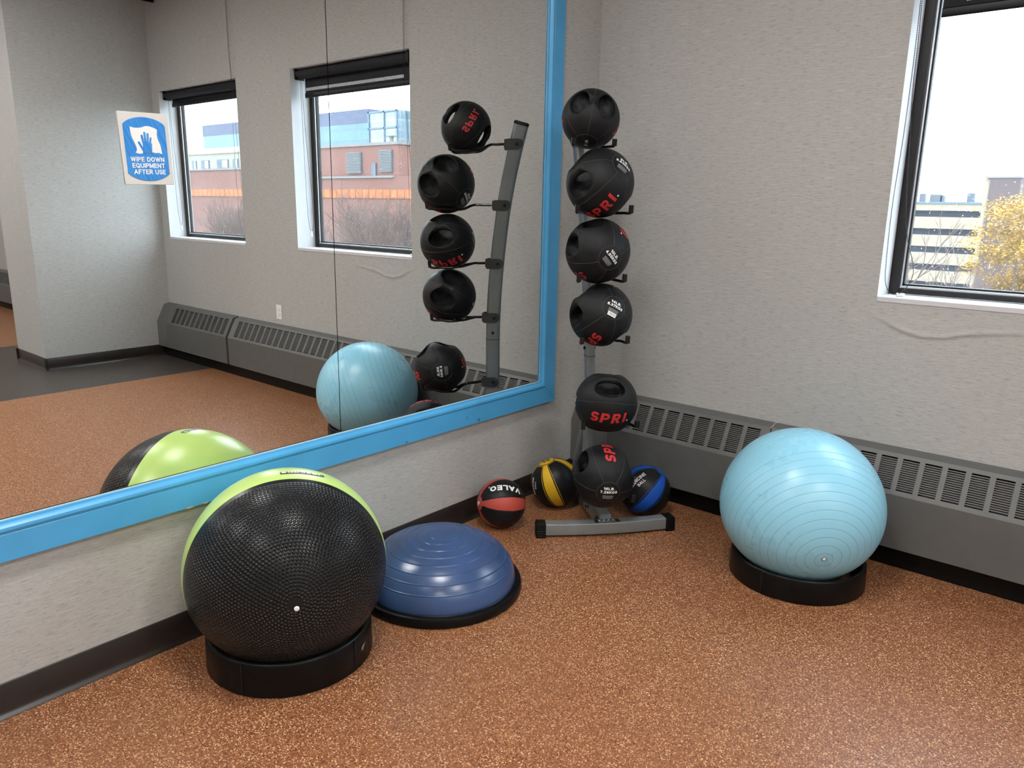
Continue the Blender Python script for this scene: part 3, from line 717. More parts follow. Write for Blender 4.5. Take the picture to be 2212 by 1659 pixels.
# ------------------------------------------------------------------ baseboard heater cabinets
RIDGE, KNEE = (-.055, .479), (-.134, .327)
HB = .0975
def heater(x0, x1, slot0, pitch, nslot, label, cap0=None, cap1=None):
    t = empty('baseboard_heater', (.5 * (x0 + x1), -.07, HB), label, 'heater')
    sl = V((0, KNEE[0] - RIDGE[0], KNEE[1] - RIDGE[1])); L = sl.length; sd = sl / L; nr = V((0, -sd.z, sd.y)); nr = nr if nr.y < 0 else -nr
    P0 = V((0, RIDGE[0], RIDGE[1]))
    def at(x, f, d=0): return P0 + sd * (f * L) + nr * d + V((x, 0, 0))
    c0 = cap0 if cap0 else x0; c1 = cap1 if cap1 else x1
    b = MB()                                             # one folded sheet: top, knee lip, front
    b.prism([(-.001, .493), (RIDGE[0], RIDGE[1]), (RIDGE[0] + .003, RIDGE[1] - .008), (-.001, .484)], lambda u, v, d: (d, u, v), c0, c1)
    b.prism([(KNEE[0], KNEE[1]), (KNEE[0], HB), (KNEE[0] + .03, HB - .004), (KNEE[0] + .03, HB), (KNEE[0] + .004, HB + .004), (KNEE[0] + .004, KNEE[1])], lambda u, v, d: (d, u, v), c0, c1)
    obj('front_panel', b, M['heater'], t, bevel=.0025)
    g = MB(); w = .0625; F0, F1 = .10, .89; th = .0022
    def bar(xa, xb, fa, fb):
        vs = [at(x, f, d) for d in (-th, 0) for f in (fa, fb) for x in (xa, xb)]
        g.add(vs, [(0, 1, 3, 2), (4, 6, 7, 5), (0, 4, 5, 1), (2, 3, 7, 6), (0, 2, 6, 4), (1, 5, 7, 3)])
    bar(c0, c1, 0, F0); bar(c0, c1, F1, 1.0)
    xs = [slot0 + pitch * i for i in range(nslot)]
    bar(c0, xs[0], F0, F1); bar(xs[-1] + w, c1, F0, F1)
    for a, b_ in zip(xs, xs[1:]): bar(a + w, b_, F0, F1)
    ns = 15
    for x in xs:
        for k in range(1, ns):
            f = F0 + (F1 - F0) * k / ns; bar(x - .0005, x + w + .0005, f - .0105, f + .0105)
    obj('grille', g, M['heater'], t, smooth=False, label='sloping slotted vent grille')
    q = MB(); q.prism([(RIDGE[0] + .022, RIDGE[1] - .012), (KNEE[0] + .022, KNEE[1] - .012), (KNEE[0] + .028, KNEE[1] - .02), (RIDGE[0] + .03, RIDGE[1] - .02)], lambda u, v, d: (d, u, v), x0 + .01, x1 - .01)
    obj('fin_pack', q, M['heater_in'], t, label='dark interior fins behind the grille')
    full = [(-.001, .493), RIDGE, KNEE, (KNEE[0], HB), (-.001, HB)]
    grow = lambda k: [(u - k if u < -.01 else u, v + (k if v > .2 else 0)) for u, v in full]
    e = MB()
    if cap0: e.prism(grow(.0012), lambda u, v, d: (d, u, v), x0, cap0)
    else: e.prism(grow(-.004), lambda u, v, d: (d, u, v), x0, x0 + .003)
    obj('end_cap', e, M['heater'], t, bevel=.003); e = MB()
    if cap1: e.prism(grow(.0012), lambda u, v, d: (d, u, v), cap1, x1)
    else: e.prism(grow(-.004), lambda u, v, d: (d, u, v), x1 - .003, x1)
    obj('end_cap', e, M['heater'], t, bevel=.003)
    return t
heater(-T + .002, 1.050, .2823, .0827, 9, 'grey baseboard heater with louvred top, in the corner behind the ball rack', cap0=.222)
heater(1.0545, 3.553, 1.1175, .0819, 29, 'longest grey baseboard heater, running under the window behind the turquoise ball')
heater(3.588, PX0 - .002, 3.634, .0855, 11, 'short grey baseboard heater mirrored against the projecting wall end', cap1=4.63)
heater(PX1 + .002, RX - .01, PX1 + .25, .0845, 58, 'grey baseboard heater beyond the projecting wall at far left of mirror', cap0=PX1 + .19)
# worn paint on the joint of two cabinets: small filler smear
b = MB()
for i in range(9): b.sphere((1.053 + random.uniform(-.004, .004), -.012 - i * .006, .492 - i * .0017), .004, .005, .0018, 8, 5)
tag(obj('dried_filler', b, plain('dried_filler', (.34, .34, .31, 1), .8), org=(1.053, -.04, .485)), 'lumpy smear of dried filler on the joint between two heater tops', 'filler')

# outlet ------------------------------------------------------------
oc = V((2.972, -.001, .587)); ot = empty('power_outlet', oc, 'white wall power outlet above the heater, seen in the mirror', 'outlet')
b = MB(); b.box(oc.x - .036, oc.x + .036, -.006, 0, oc.z - .058, oc.z + .058); obj('cover_plate', b, M['white'], ot, bevel=.0025)
for dz in (-.02, .02):
    b = MB(); b.prism([(x, z + dz) for x, z in rrect(.016, .0145, .008)], lambda u, v, d: (oc.x + u, d, oc.z + v), -.009, -.006); r_ = obj('receptacle', b, M['white'], ot, bevel=.0008, seg=1)
    b = MB()
    for dx in (-.006, .006): b.box(oc.x + dx - .001, oc.x + dx + .001, -.0093, -.009, oc.z + dz - .001, oc.z + dz + .008)
    b.prism(arc(0, -.006, .0026, .0026, 0, 330, 8), lambda u, v, d: (oc.x + u, d, oc.z + dz + v), -.0093, -.009)
    obj('socket_slot', b, M['shadowgrey'], r_)

# ------------------------------------------------------------------ ceiling lights
EM = mat_emit('lit_acrylic_diffuser', (1.0, .985, .96, 1), LAMP)
LI = [(1.25, -2.25), (1.0, -4.55), (3.6, -2.25), (3.6, -4.55), (6.4, -2.25), (6.4, -4.55), (9.0, -2.25), (9.0, -4.55)]
lw = ['nearest the mirror and the window wall', 'by the mirror behind the viewer', 'over the open floor by the window wall', 'over the open floor behind the viewer', 'by the projecting wall end', 'behind the projecting wall end', 'over the far bay by its windows', 'over the far bay at the back']
for (x, y), wh in zip(LI, lw):
    t = empty('ceiling_light', (x, y, CEIL), 'square recessed ceiling light ' + wh, 'ceiling light', 'recessed ceiling lights')
    b = MB(); h = .30
    for a in (-1, 1):
        b.box(x + a * h - .012, x + a * h + .012, y - h - .012, y + h + .012, CEIL - .012, CEIL); b.box(x - h, x + h, y + a * h - .012, y + a * h + .012, CEIL - .012, CEIL)
    obj('trim_ring', b, M['white'], t)
    d = MB(); d.box(x - h + .012, x + h - .012, y - h + .012, y + h - .012, CEIL - .006, CEIL - .001); obj('diffuser', d, EM, t)

# ------------------------------------------------------------------ big balls on ring stands
def ring_stand(c, R, h, label, seams, logo=None):
    t = empty('ball_stand', (c[0], c[1], 0), label, 'ball stand')
    n = 96; vs = []; prof = [(R - .030, .004), (R - .004, 0), (R, .004), (R - .003, h - .010), (R - .006, h - .003), (R - .012, h), (R - .017, h - .002), (R - .034, h - .022), (R - .036, h * .5), (R - .034, .004)]
    b = MB(); k = len(prof)
    for i in range(n):
        a = 2 * PI * i / n
        lift = .009 * max(0, 1 - abs(((a / (2 * PI) * 3 + .18) % 1) - .5) / .06)      # three shallow feet gaps
        vs += [(c[0] + r * math.cos(a), c[1] + r * math.sin(a), max(z, min(lift, .012) if z < .01 else z)) for r, z in prof]
    b.add(vs, [(i * k + j, ((i + 1) % n) * k + j, ((i + 1) % n) * k + (j + 1) % k, i * k + (j + 1) % k) for i in range(n) for j in range(k)])
    obj('ring', b, M['black'], t, angle=50)
    for a in seams:
        d = V((math.cos(a), math.sin(a), 0)); p = V((c[0], c[1], 0)) + d * (R - .001)
        obj('panel_seam', MB().obox(p + V((0, 0, h * .5)), d, V((-d.y, d.x, 0)), (0, 0, 1), .0016, .0011, h * .46), M['gasket'], t)
    if logo is not None:
        a = logo; d = V((math.cos(a), math.sin(a), 0)); tt = V((-d.y, d.x, 0)); g = merge2d([stroke2d([(-.010, -.008), (-.002, .004), (.004, .006)], .003), stroke2d([(-.004, -.010), (.006, .002), (.011, .010)], .003), stroke2d([(-.012, -.002), (-.006, .006)], .002)])
        mb = MB(); mb.add([V((c[0], c[1], h * .55)) + d * (R + .0002) + tt * u + V((0, 0, v)) for u, v in g[0]], g[1]); obj('maker_mark', mb, M['grey_print'], t, recalc=False)
    return t
def ang_to_cam(c, off): return math.atan2(-3.359 - c[1], 2.311 - c[0]) + R_(off)

def big_sphere(R, squash, nu=128, nv=96):
    b = MB(); b.sphere((0, 0, 0), R, R, R, nu, nv)
    out = []
    for v in b.v:
        z = v[2]
        if z < 0: z = z * squash
        out.append((v[0], v[1], z))
    b.v = out; return b
# turquoise ball
BC, BR = V((1.3457, -.4442, .2999)), .3102
ring_stand((1.3504, -.4300), .2605, .10, 'black plastic ring stand under the turquoise exercise ball', [ang_to_cam((1.35, -.43), -27), ang_to_cam((1.35, -.43), 150)])
t = empty('exercise_ball', (BC.x, BC.y, .012), 'large turquoise exercise ball with concentric ribs, by the heater', 'exercise ball')
vax = V((.588, -.751, -.299)).normalized()
b = big_sphere(BR, .925); obj('ball_skin', b, mat_stability(vax), t, loc=(0, 0, BC.z - .012), angle=60)
pv = vax * (BR * .998); pv.z *= .925 if pv.z < 0 else 1
rot = V((0, 0, 1)).rotation_difference(vax).to_matrix()
b = MB(); b.lathe([(0, .003), (.005, .0028), (.0065, .001), (.0068, -.004)], 16); b.v = [rot @ V(v) + pv for v in b.v]; obj('valve_plug', b, M['white'], t, loc=(0, 0, BC.z - .012), label='white valve plug')
b = MB(); b.lathe([(.0068, .0012), (.0095, .0012), (.0105, -.002)], 20); b.v = [rot @ V(v) + pv for v in b.v]; obj('valve_ring', b, plain('dark_teal_valve_rim', (.05, .14, .16, 1), .5), t, loc=(0, 0, BC.z - .012))
# black and lime ball
GC, GR = V((.3155, -2.1112, .3079)), .3136
ring_stand((.302, -2.104), .264, .112, 'black plastic ring stand under the black and lime ball, near the viewer', [ang_to_cam((.29, -2.1), -34), ang_to_cam((.29, -2.1), 46)], ang_to_cam((.29, -2.1), 56))
t = empty('exercise_ball', (GC.x, GC.y, .012), 'large exercise ball, textured black half facing out and lime green half to the mirror', 'exercise ball')
gax = V((.8688, -.4865, .092)).normalized(); HALF = 76.3
b = big_sphere(GR, .93, 160, 120)
gb, gl_ = MB(), MB()
# cut the sphere into the black cap and the lime shell along the seam circle
def seam_split(src):
    bm = bmesh.new(); bv = [bm.verts.new(v) for v in src.v]
    for f in src.f: bm.faces.new([bv[i] for i in f])
    bmesh.ops.bisect_plane(bm, geom=bm.verts[:] + bm.edges[:] + bm.faces[:], plane_co=gax * (GR * math.cos(R_(HALF))), plane_no=gax)
    bm.verts.index_update()
    for f in bm.faces:
        d = f.calc_center_median().dot(gax) - GR * math.cos(R_(HALF))
        tgt = gb if d > 0 else gl_
        tgt.add([v.co[:] for v in f.verts], [tuple(range(len(f.verts)))])
    bm.free()
seam_split(b)
def weld(o):
    bm = bmesh.new(); bm.from_mesh(o.data); bmesh.ops.remove_doubles(bm, verts=bm.verts, dist=1e-5); bmesh.ops.recalc_face_normals(bm, faces=bm.faces)
    f0 = max(bm.faces, key=lambda f: f.calc_area())
    if f0.normal.dot(f0.calc_center_median()) < 0: bmesh.ops.reverse_faces(bm, faces=bm.faces)
    bm.to_mesh(o.data); bm.free(); o.data.shade_smooth()
zc = GC.z - .012
weld(obj('lime_shell', gl_, M['lime'], t, loc=(0, 0, zc), label='smooth lime green half')); weld(obj('black_cap', gb, mat_textured_black(gax, HALF), t, loc=(0, 0, zc), label='black half with raised dots'))
pv = V((.877, -.478, .055)).normalized() * GR
rot = V((0, 0, 1)).rotation_difference(pv.normalized()).to_matrix()
b = MB(); b.lathe([(0, .0035), (.0055, .003), (.0075, .001), (.008, -.004)], 16); b.v = [rot @ V(v) + pv for v in b.v]; obj('valve_plug', b, M['white'], t, loc=(0, 0, zc), label='white valve plug')
lg = [rect2d(-.048, .062, -.0105, .0105)]
lg.append(([(-.053, -.0105), (-.048, -.0105), (-.048, .004), (-.050, .0105), (-.056, .0105)], [(0, 1, 2, 3, 4)]))
lg.append(([(-.066, -.013), (-.058, -.004), (-.059, .004), (-.068, -.004)], [(0, 1, 2, 3)])); lg.append(([(-.075, -.016), (-.064, -.016), (-.070, .010), (-.076, .0)], [(0, 1, 2, 3)])); lg.append(([(-.068, .002), (-.056, -.002), (-.055, .006), (-.066, .010)], [(0, 1, 2, 3)]))
LN, LU = V((.083, .156, .984)), V((.871, -.488, .004))
def sphere_part(name, g, mat, parent, R, N, U, loc, lift, step=.006, label=None):
    vs, fs = dice(g[0], g[1], step); mb = MB(); n = len(vs); mb.add([p * (1 + .0012 * i / n) for i, p in enumerate(on_sphere(vs, R, N, U, lift))], fs)
    return obj(name, mb, mat, parent, smooth=True, recalc=False, loc=loc, label=label)
bar = sphere_part('logo_bar', merge2d(lg), M['black_print'], t, GR, LN, LU, (0, 0, zc), 1.0016)
sphere_part('logo_lettering', shift2d(text2d('escape', .0255, .012, sx=1.28), .004, -.001), M['white_print'], t, GR, LN, LU, (0, 0, zc), 1.0028)

# ------------------------------------------------------------------ balance dome
DC = (.3556, -1.475)
t = empty('balance_dome', (DC[0], DC[1], 0), 'blue half-dome balance trainer on a black base, between big ball and red ball', 'balance trainer')
b = MB(); b.lathe([(0, .003), (.285, 0), (.305, 0), (.3145, .004), (.317, .012), (.3165, .030), (.313, .037), (.306, .040), (.300, .0385), (.297, .036), (.292, .036), (.288, .040), (.280, .045), (0, .045)], 112, (*DC, 0)); obj('base_platform', b, M['black'], t, angle=30)
pr = []
import itertools
def dome_pt(s):                       # s 0 at the rim, 1 at the crown
    a = s * PI / 2
    return (.291 * max(0, math.cos(a)) ** .86, .042 + .176 * math.sin(a) ** .97)
ribs = [.227, .348, .463, .571, .667, .758, .85, .928]
for i in range(321):
    s = i / 320; r, z = dome_pt(s)
    k = sum(math.exp(-((s - q) / .0045) ** 2) for q in ribs)
    a = s * PI / 2; pr.append((max(0, r + .0022 * k * math.cos(a)), z + .0022 * k * math.sin(a)))
pr[0] = (.289, .036)
b = MB(); b.lathe(pr, 128, (*DC, 0)); obj('dome', b, M['navy'], t, angle=80)
b = MB(); d0 = V((2.311 - DC[0], -3.359 - DC[1], 0)).normalized(); tt = V((-d0.y, d0.x, 0)); r, z = dome_pt(.285); r1, z1 = dome_pt(.305)
up = (V((0, 0, z1)) + d0 * r1 - V((0, 0, z)) - d0 * r).normalized(); nn = tt.cross(up)
for i in range(12):
    x = -.022 + i * .004; hh = .005 + .003 * ((i * 7) % 3)
    b.obox(V((*DC, 0)) + d0 * r + V((0, 0, z)) + tt * x + nn * .0008 + up * .004, tt, up, nn, .0010, hh, .0004)
obj('molded_mark', b, plain('dark_blue_moulding', (.020, .045, .11, 1), .4), t)

# ------------------------------------------------------------------ medicine balls on the floor
def med_ball(c, R, mat, label):
    t = empty('medicine_ball', (c[0], c[1], 0), label, 'medicine ball')
    b = MB(); b.sphere((0, 0, 0), R, R, R, 72, 48); obj('ball_body', b, mat, t, loc=(0, 0, R), angle=60)
    return t
YB, YR = (.1825, -.5195), .1198
ypole, yl = V((-.337, -.228, .914)).normalized(), V((.494, -.869, -.035)).normalized()
YEL = (.66, .40, .018, 1)
t = med_ball(YB, YR, mat_lunes('black_rubber_with_yellow_panels', ypole, yl, 4, R_(12.5), YEL), 'black and yellow medicine ball marked 12, behind the rack foot by the mirror wall')
sphere_part('number', shift2d(text2d('12', .050, .02), 0, 0), M['black_print'], t, YR, ypole, V((-.80, .60, 0)), (0, 0, YR), 1.004)
tN = V((-.335, -.940, .0)).normalized(); tT = (ypole - tN * ypole.dot(tN)).normalized()
tU = tN.cross(tT)
txt = merge2d([shift2d(text2d('MEDICINE', .021, .018), 0, .012), shift2d(text2d('BALL', .017, .010), .006, -.010)])
sphere_part('lettering', txt, M['white_print'], t, YR, tN, tU, (0, 0, YR), 1.004)
MBc, MR = (.5664, -.3104), .1209
mpole, ml = V((.467, .442, .766)).normalized(), V((.686, -.728, .002)).normalized()
t = med_ball(MBc, MR, mat_lunes('black_rubber_with_blue_panels', mpole, ml, 4, R_(13), (.012, .085, .42, 1)), 'black and royal blue medicine ball behind the right end of the rack foot')
tN = V((.16, -.72, .67)).normalized(); tT = (V((.282, -.367, .886)) - V((-.004, -.888, .459))); tU = tN.cross(tT.normalized())
sphere_part('lettering', merge2d([shift2d(text2d('MEDICINE', .026, .020), -.012, .010), shift2d(text2d('BALL', .020, .012), -.004, -.014)]), M['white_print'], t, MR, tN, tU, (0, 0, MR), 1.004)
RB, RR = (.1538, -.8875), .1124
rpole, rl = V((-.44, -.888, .137)).normalized(), V((.674, -.658, .336)).normalized()
t = med_ball(RB, RR, mat_lunes('black_rubber_with_red_panels', rpole, rl, 4, R_(15.6), (.44, .070, .052, 1), cap=R_(17), red=True), 'smaller red and black medicine ball alone in front of the mirror wall')
sphere_part('number', text2d('8', .036, .04), M['white_print'], t, RR, rpole, V((.6, -.2, .7)), (0, 0, RR), 1.004)
tN = V((.442, -.223, .869)).normalized(); tT = (V((.139, -.486, .863)) - V((.696, .229, .68))).normalized(); tU = tN.cross(tT)
sphere_part('lettering', merge2d([shift2d(text2d('VALEO', .041, .045, sx=1.12), 0, .002), shift2d(text2d('R', .006, 0), .077, -.013), stroke2d(arc(.077, -.013, .0045, .0045, 0, 360, 14), .0009)]), M['white_print'], t, RR, tN, tU, (0, 0, RR), 1.005)

# ------------------------------------------------------------------ dual grip balls
def grip_ball_mesh():
    b = bmesh.new(); bmesh.ops.create_icosphere(b, subdivisions=6, radius=1.0)
    me = bpy.data.meshes.new('grip_ball'); b.to_mesh(me); b.free()
    o = bpy.data.objects.new('tmp', me); COL.objects.link(o)
    tmp = []
    for sg in (1, -1):
        nu, nv = 40, 24; vs = []
        for i in range(nu):
            a = 2 * PI * i / nu
            for j in range(nv):
                q = 2 * PI * j / nv
                rad = .49 + .335 * math.cos(q); y = rad * math.sin(a); z = (.855 + rad * math.cos(a) * .74) * sg
                bx = .47 - .05 * (abs(math.sin(a)) < .3)
                vs.append((bx * math.sin(q), y, z))
        mb = MB(); mb.add(vs, [(i * nv + j, ((i + 1) % nu) * nv + j, ((i + 1) % nu) * nv + (j + 1) % nv, i * nv + (j + 1) % nv) for i in range(nu) for j in range(nv)])
        c = obj('tmp', mb, M['spri']); tmp.append(c)
        m_ = o.modifiers.new('b', 'BOOLEAN'); m_.operation = 'DIFFERENCE'; m_.solver = 'EXACT'; m_.object = c
    r = o.modifiers.new('r', 'REMESH'); r.mode = 'VOXEL'; r.voxel_size = .019
    s = o.modifiers.new('s', 'SMOOTH'); s.factor = .5; s.iterations = 9
    bpy.context.view_layer.update()
    dg = bpy.context.evaluated_depsgraph_get(); out = bpy.data.meshes.new_from_object(o.evaluated_get(dg)); out.name = 'grip_ball'
    for x in tmp + [o]:
        ORG.pop(x, None); bpy.data.objects.remove(x)
    out.materials.clear(); out.materials.append(M['spri']); out.shade_smooth()
    return out
GRIP = grip_ball_mesh()
BVH = BVHTree.FromPolygons([v.co for v in GRIP.vertices], [tuple(p.vertices) for p in GRIP.polygons])
def wrap(g, N, U, lift=.006, step=.045):
    """2-D outlines in ball-radius units, pressed on to the ball surface."""
    vs, fs = dice(g[0], g[1], step); N = V(N); mb = MB(); pts = []; ok = []
    for p in on_sphere(vs, 1.0, N, U):
        d = p.normalized(); h = BVH.ray_cast(d * 1.5, -d)
        good = h[0] is not None and h[0].length > .93
        pts.append(d * ((h[0].length if good else 1.0) + lift + .0025 * len(pts) / len(vs))); ok.append(good)
    mb.add(pts, [f for f in fs if all(ok[i] for i in f)])
    return mb
def smallprint(n=6, w=.17, hgt=.011, pitch=.024, seed=1):
    rnd = random.Random(seed); out = []
    for i in range(n):
        x = -w; lim = w - (.05 if i == n - 1 else rnd.uniform(0, .02))
        while x < lim:
            l = rnd.uniform(.02, .05); out.append(rect2d(x, min(x + l, lim), -i * pitch - hgt, -i * pitch)); x += l + .009
    return merge2d(out)
MESH = {}
def shared(name, key, mb, mat):
    if key not in MESH:
        o = obj(name, mb, mat, recalc=False, loc=(0, 0, 0)); MESH[key] = o.data; ORG.pop(o, None); bpy.data.objects.remove(o)
    return MESH[key]
def grip_ball(c, R, X, U, C, lb, kg, lab, upx=None, upm=None, barcode=False, lk=.345, keepx=False):
    """X reads along the logo, U is up on it (handle axis), C points out of the first logo."""
    c = V(c); C = V(C).normalized(); X = V(X).normalized()
    if keepx: C = (C - X * C.dot(X)).normalized()
    else: X = (X - C * X.dot(C)).normalized()
    U = C.cross(X)
    rot = Matrix((X, -C, U)).transposed(); inv = rot.transposed()
    t = empty('dual_grip_medicine_ball', (c.x, c.y, c.z - R), lab, 'medicine ball', 'black dual grip balls on the rack')
    def part(name, me):
        o = bpy.data.objects.new(name, me); COL.objects.link(o); o.parent = t
        o.matrix_basis = Matrix.Translation((0, 0, R)) @ rot.to_4x4() @ Matrix.Diagonal((R, R, R, 1)); return o
    part('ball_body', GRIP)
    lgo = shift2d(LOGO, 0, 0, lk)
    for k, N in (('a', V((0, -1, 0))), ('b', V((0, 1, 0)))):
        part('logo_lettering', shared('logo_lettering', 'logo%s%s' % (k, lk), wrap(lgo, N, V((0, 0, 1))), M['red_print']))
        part('trademark_dot', shared('trademark_dot', 'dot%s%s' % (k, lk), wrap(disc2d(1.9 * lk, -.39 * lk, .09 * lk), N, V((0, 0, 1))), M['white_print']))
    for sg, upv in ((1, upx), (-1, upm)):
        if upv is None: upv = C
        N = V((sg, 0, 0)); Ul = inv @ V(upv)
        if kg:
            g = merge2d([shift2d(text2d(lb, .125, .035, sx=1.22), 0, .155), shift2d(text2d(kg, .125, .035, sx=1.12), 0, .035)])
            part('weight_lettering', shared('weight_lettering', (lb, sg, R), wrap(g, N, Ul, .005), M['white_print']))
            part('small_print', shared('small_print', ('sp', lb, sg, R), wrap(shift2d(smallprint(), 0, -.085), N, Ul, .005, .06), M['grey_print']))
        else:
            g = merge2d([shift2d(text2d('6', .17, .01), -.13, 0), shift2d(text2d('LB.', .13, .01), .08, 0)])
            part('weight_lettering', shared('weight_lettering', (lb, sg, R), wrap(g, N, Ul, .005), M['white_print']))
        if barcode and sg == -1:
            g = merge2d([rect2d(-.145, .145, -.31, -.19)])
            o = part('barcode_sticker', shared('barcode_sticker', 'bc', wrap(g, N, Ul, .007), M['white_print']))
            rnd = random.Random(3); bars = []; x = -.11
            while x < .10:
                wv = rnd.choice((.006, .010, .016)); bars.append(rect2d(x, x + wv, -.28, -.21)); x += wv + rnd.choice((.007, .012))
            part('barcode_bars', shared('barcode_bars', 'bb', wrap(merge2d(bars), N, Ul, .009), M['grey_print']))
    return t
def img_up(deg): return CAM_U * math.cos(R_(deg)) + CAM_R * math.sin(R_(deg))
GB = [((.3628, -.5911, 1.8009), .1212), ((.4541, -.6356, 1.5390), .1408), ((.4517, -.6282, 1.26), .1372), ((.4651, -.6043, .9865), .1362), ((.5214, -.618, .6067), .1372), ((.5603, -.6762, .2897), .1382)]
grip_ball(*GB[0], (-.166, .55, .82), None, (-.803, -.577, .152), '6 LB.', None, 'black dual grip ball marked 6 LB, top of the rack and smallest there', upx=(0, .6, .4), upm=(-.76, -.65, 0), lk=.28)
grip_ball(*GB[1], (.911, -.186, .367), None, (.387, -.491, -.781), '8LB.', '3.64KGS', 'black dual grip ball marked 8LB, second from the rack top', upx=img_up(35), upm=img_up(35))
grip_ball(*GB[2], (-.842, .52, .142), None, (-.444, -.516, -.733), '10LB.', '4.55KGS', 'black dual grip ball marked 10LB, third from the rack top', upx=img_up(50), upm=img_up(48))
grip_ball(*GB[3], (-.814, .452, -.365), None, (.037, -.59, -.807), '14LB.', '6.37KGS', 'black dual grip ball with white barcode sticker, marked 14LB, fourth from the rack top', upx=img_up(25), upm=img_up(27), barcode=True)
grip_ball(*GB[4], (.76, .65, -.05), None, (.599, -.753, -.272), '20LB.', '9.1KGS', 'black dual grip ball with its whole red logo upright, second from the rack bottom', upx=(0, 0, 1), upm=(.6, -.75, -.1))
grip_ball(*GB[5], (-.696, .688, .205), None, (.30, -.15, .94), '16LB.', '7.28KGS', 'black dual grip ball marked 16LB, lowest on the rack just above its foot', upx=img_up(3), upm=img_up(3), keepx=True)

# ------------------------------------------------------------------ the rack
A = V((.767, -.641, 0)).normalized(); B_ = V((.641, .767, 0)).normalized()      # forward, and along the foot
rack = empty('medicine_ball_rack', (.45, -.55, 0), 'grey steel ball rack with curved post and black forked arms, in the corner', 'ball rack')
PP = [(.312, -.439, .03), (.312, -.439, .3), (.31, -.439, .6), (.304, -.447, .8), (.292, -.451, 1.0), (.272, -.452, 1.2), (.246, -.448, 1.4), (.22, -.442, 1.55), (.189, -.431, 1.7), (.160, -.420, 1.822)]
path = spline(PP, 6)
def post_at(z):
    for a, b_ in zip(path, path[1:]):
        if a.z <= z <= b_.z: k = (z - a.z) / (b_.z - a.z); return a + (b_ - a) * k, (b_ - a).normalized()
sec = rrect(.0205, .036, .016, 5)
b = MB(); b.sweep(path, sec, up=A); obj('post', b, M['steel'], rack, angle=50)
tp, td = path[-1], (path[-1] - path[-2]).normalized()
b = MB(); b.sweep([tp - td * .004, tp + td * .007, tp + td * .011], rrect(.0232, .0372, .017, 5), up=A, scale=[1, 1, .86]); obj('post_cap', b, M['black'], rack, angle=40)
z_j = .765; pj, dj = post_at(z_j)
b = MB(); b.sweep([pj - dj * .001, pj + dj * .001], rrect(.0225, .0365, .017, 5), up=A); obj('post_joint', b, M['gasket'], rack)
# foot bar, bowed forward, spine, rear leg, brace
C0 = V((.560, -.628, 0)); foot = [C0 + B_ * s - A * (.026 * (s / .33) ** 2) + V((0, 0, .036)) for s in [-.285 + .57 * i / 14 for i in range(15)]]
b = MB(); b.sweep(foot, rrect(.027, .027, .005, 3), up=(0, 0, 1)); obj('foot_bar', b, M['steel'], rack, angle=40)
for s in (-1, 1):
    e = foot[0] if s < 0 else foot[-1]; d = ((foot[0] - foot[1]) if s < 0 else (foot[-1] - foot[-2])).normalized()
    n = V((-d.y, d.x, 0))
    b = MB(); b.sweep([e - d * .008 + V((0, 0, -.0015)), e + d * .036 + V((0, 0, -.0015))], [(a_, b2) for a_, b2 in ((-.034, -.0345), (.034, -.0345), (.030, .030), (-.030, .030))], up=(0, 0, 1))
    for i in range(7):
        z = .008 + i * .0078; w_ = .0335 - .004 * i / 7
        for sg in (-1, 1): b.obox(e + d * .014 + n * (sg * (w_ + .001)) + V((0, 0, z - .036)), d, n, (0, 0, 1), .020, .0018, .0024)
        b.obox(e + d * .0365 + V((0, 0, z - .036)), d, n, (0, 0, 1), .0018, w_ * .92, .0024)
    obj('end_cap', b, M['foot'], rack, bevel=.0025, label='black ribbed rubber end cap')
P0 = V((.312, -.439, 0))
b = MB(); b.sweep([C0 - A * .018 + V((0, 0, .050)), P0 - A * .30 + V((0, 0, .050))], rrect(.026, .037, .004, 3), up=(0, 0, 1)); obj('spine', b, M['steel'], rack, angle=40)
b = MB(); b.sweep([P0 - A * .292 + V((0, 0, .030)), P0 - A * .322 + V((0, 0, .030))], rrect(.0305, .030, .004, 3), up=(0, 0, 1)); obj('rear_foot', b, M['foot'], rack, bevel=.002)
b = MB(); b.sweep([P0 - A * .028 + V((0, 0, .50)), P0 - A * .10 + V((0, 0, .36)), P0 - A * .255 + V((0, 0, .070))], rrect(.016, .022, .012, 4), up=A); obj('brace', b, M['steel'], rack, angle=50)
for f, z in ((.055, .058), (.075, .036), (.20, .052), (.24, .036)):
    b = MB(); p = C0 - A * f - B_ * .026 + V((0, 0, z)); b.sweep([p, p - B_ * .008], [(.0075 * math.cos(PI * i / 3), .0075 * math.sin(PI * i / 3)) for i in range(6)])
    obj('spine_bolt', b, M['bolt'], rack)
# small decal on the foot bar
dc = C0 + A * .0015 + B_ * .002 + V((0, 0, .0634)); b = MB(); b.obox(dc, B_, A, (0, 0, 1), .058, .017, .0005); dl = obj('decal', b, M['black_print'], rack, label='black decal with white marks')
ORG[dl] = ORG[rack]
g = []
for i, x in enumerate((-.033, -.012, .010, .031)):
    g += [stroke2d([(x - .008, .002 + .004 * (i % 2)), (x, .009), (x + .006, .004 + .004 * ((i + 1) % 2))], .0035), stroke2d([(x - .004, .0015), (x + .002, .006)], .003)]
for i in range(7): g.append(rect2d(-.040 + i * .0115, -.040 + i * .0115 + .0085, -.011, -.0068))
g = merge2d(g); mb = MB(); mb.add([dc + B_ * u - A * v + V((0, 0, .0008)) for u, v in g[0]], g[1]); obj('decal_marks', mb, M['white_print'], dl, recalc=False)
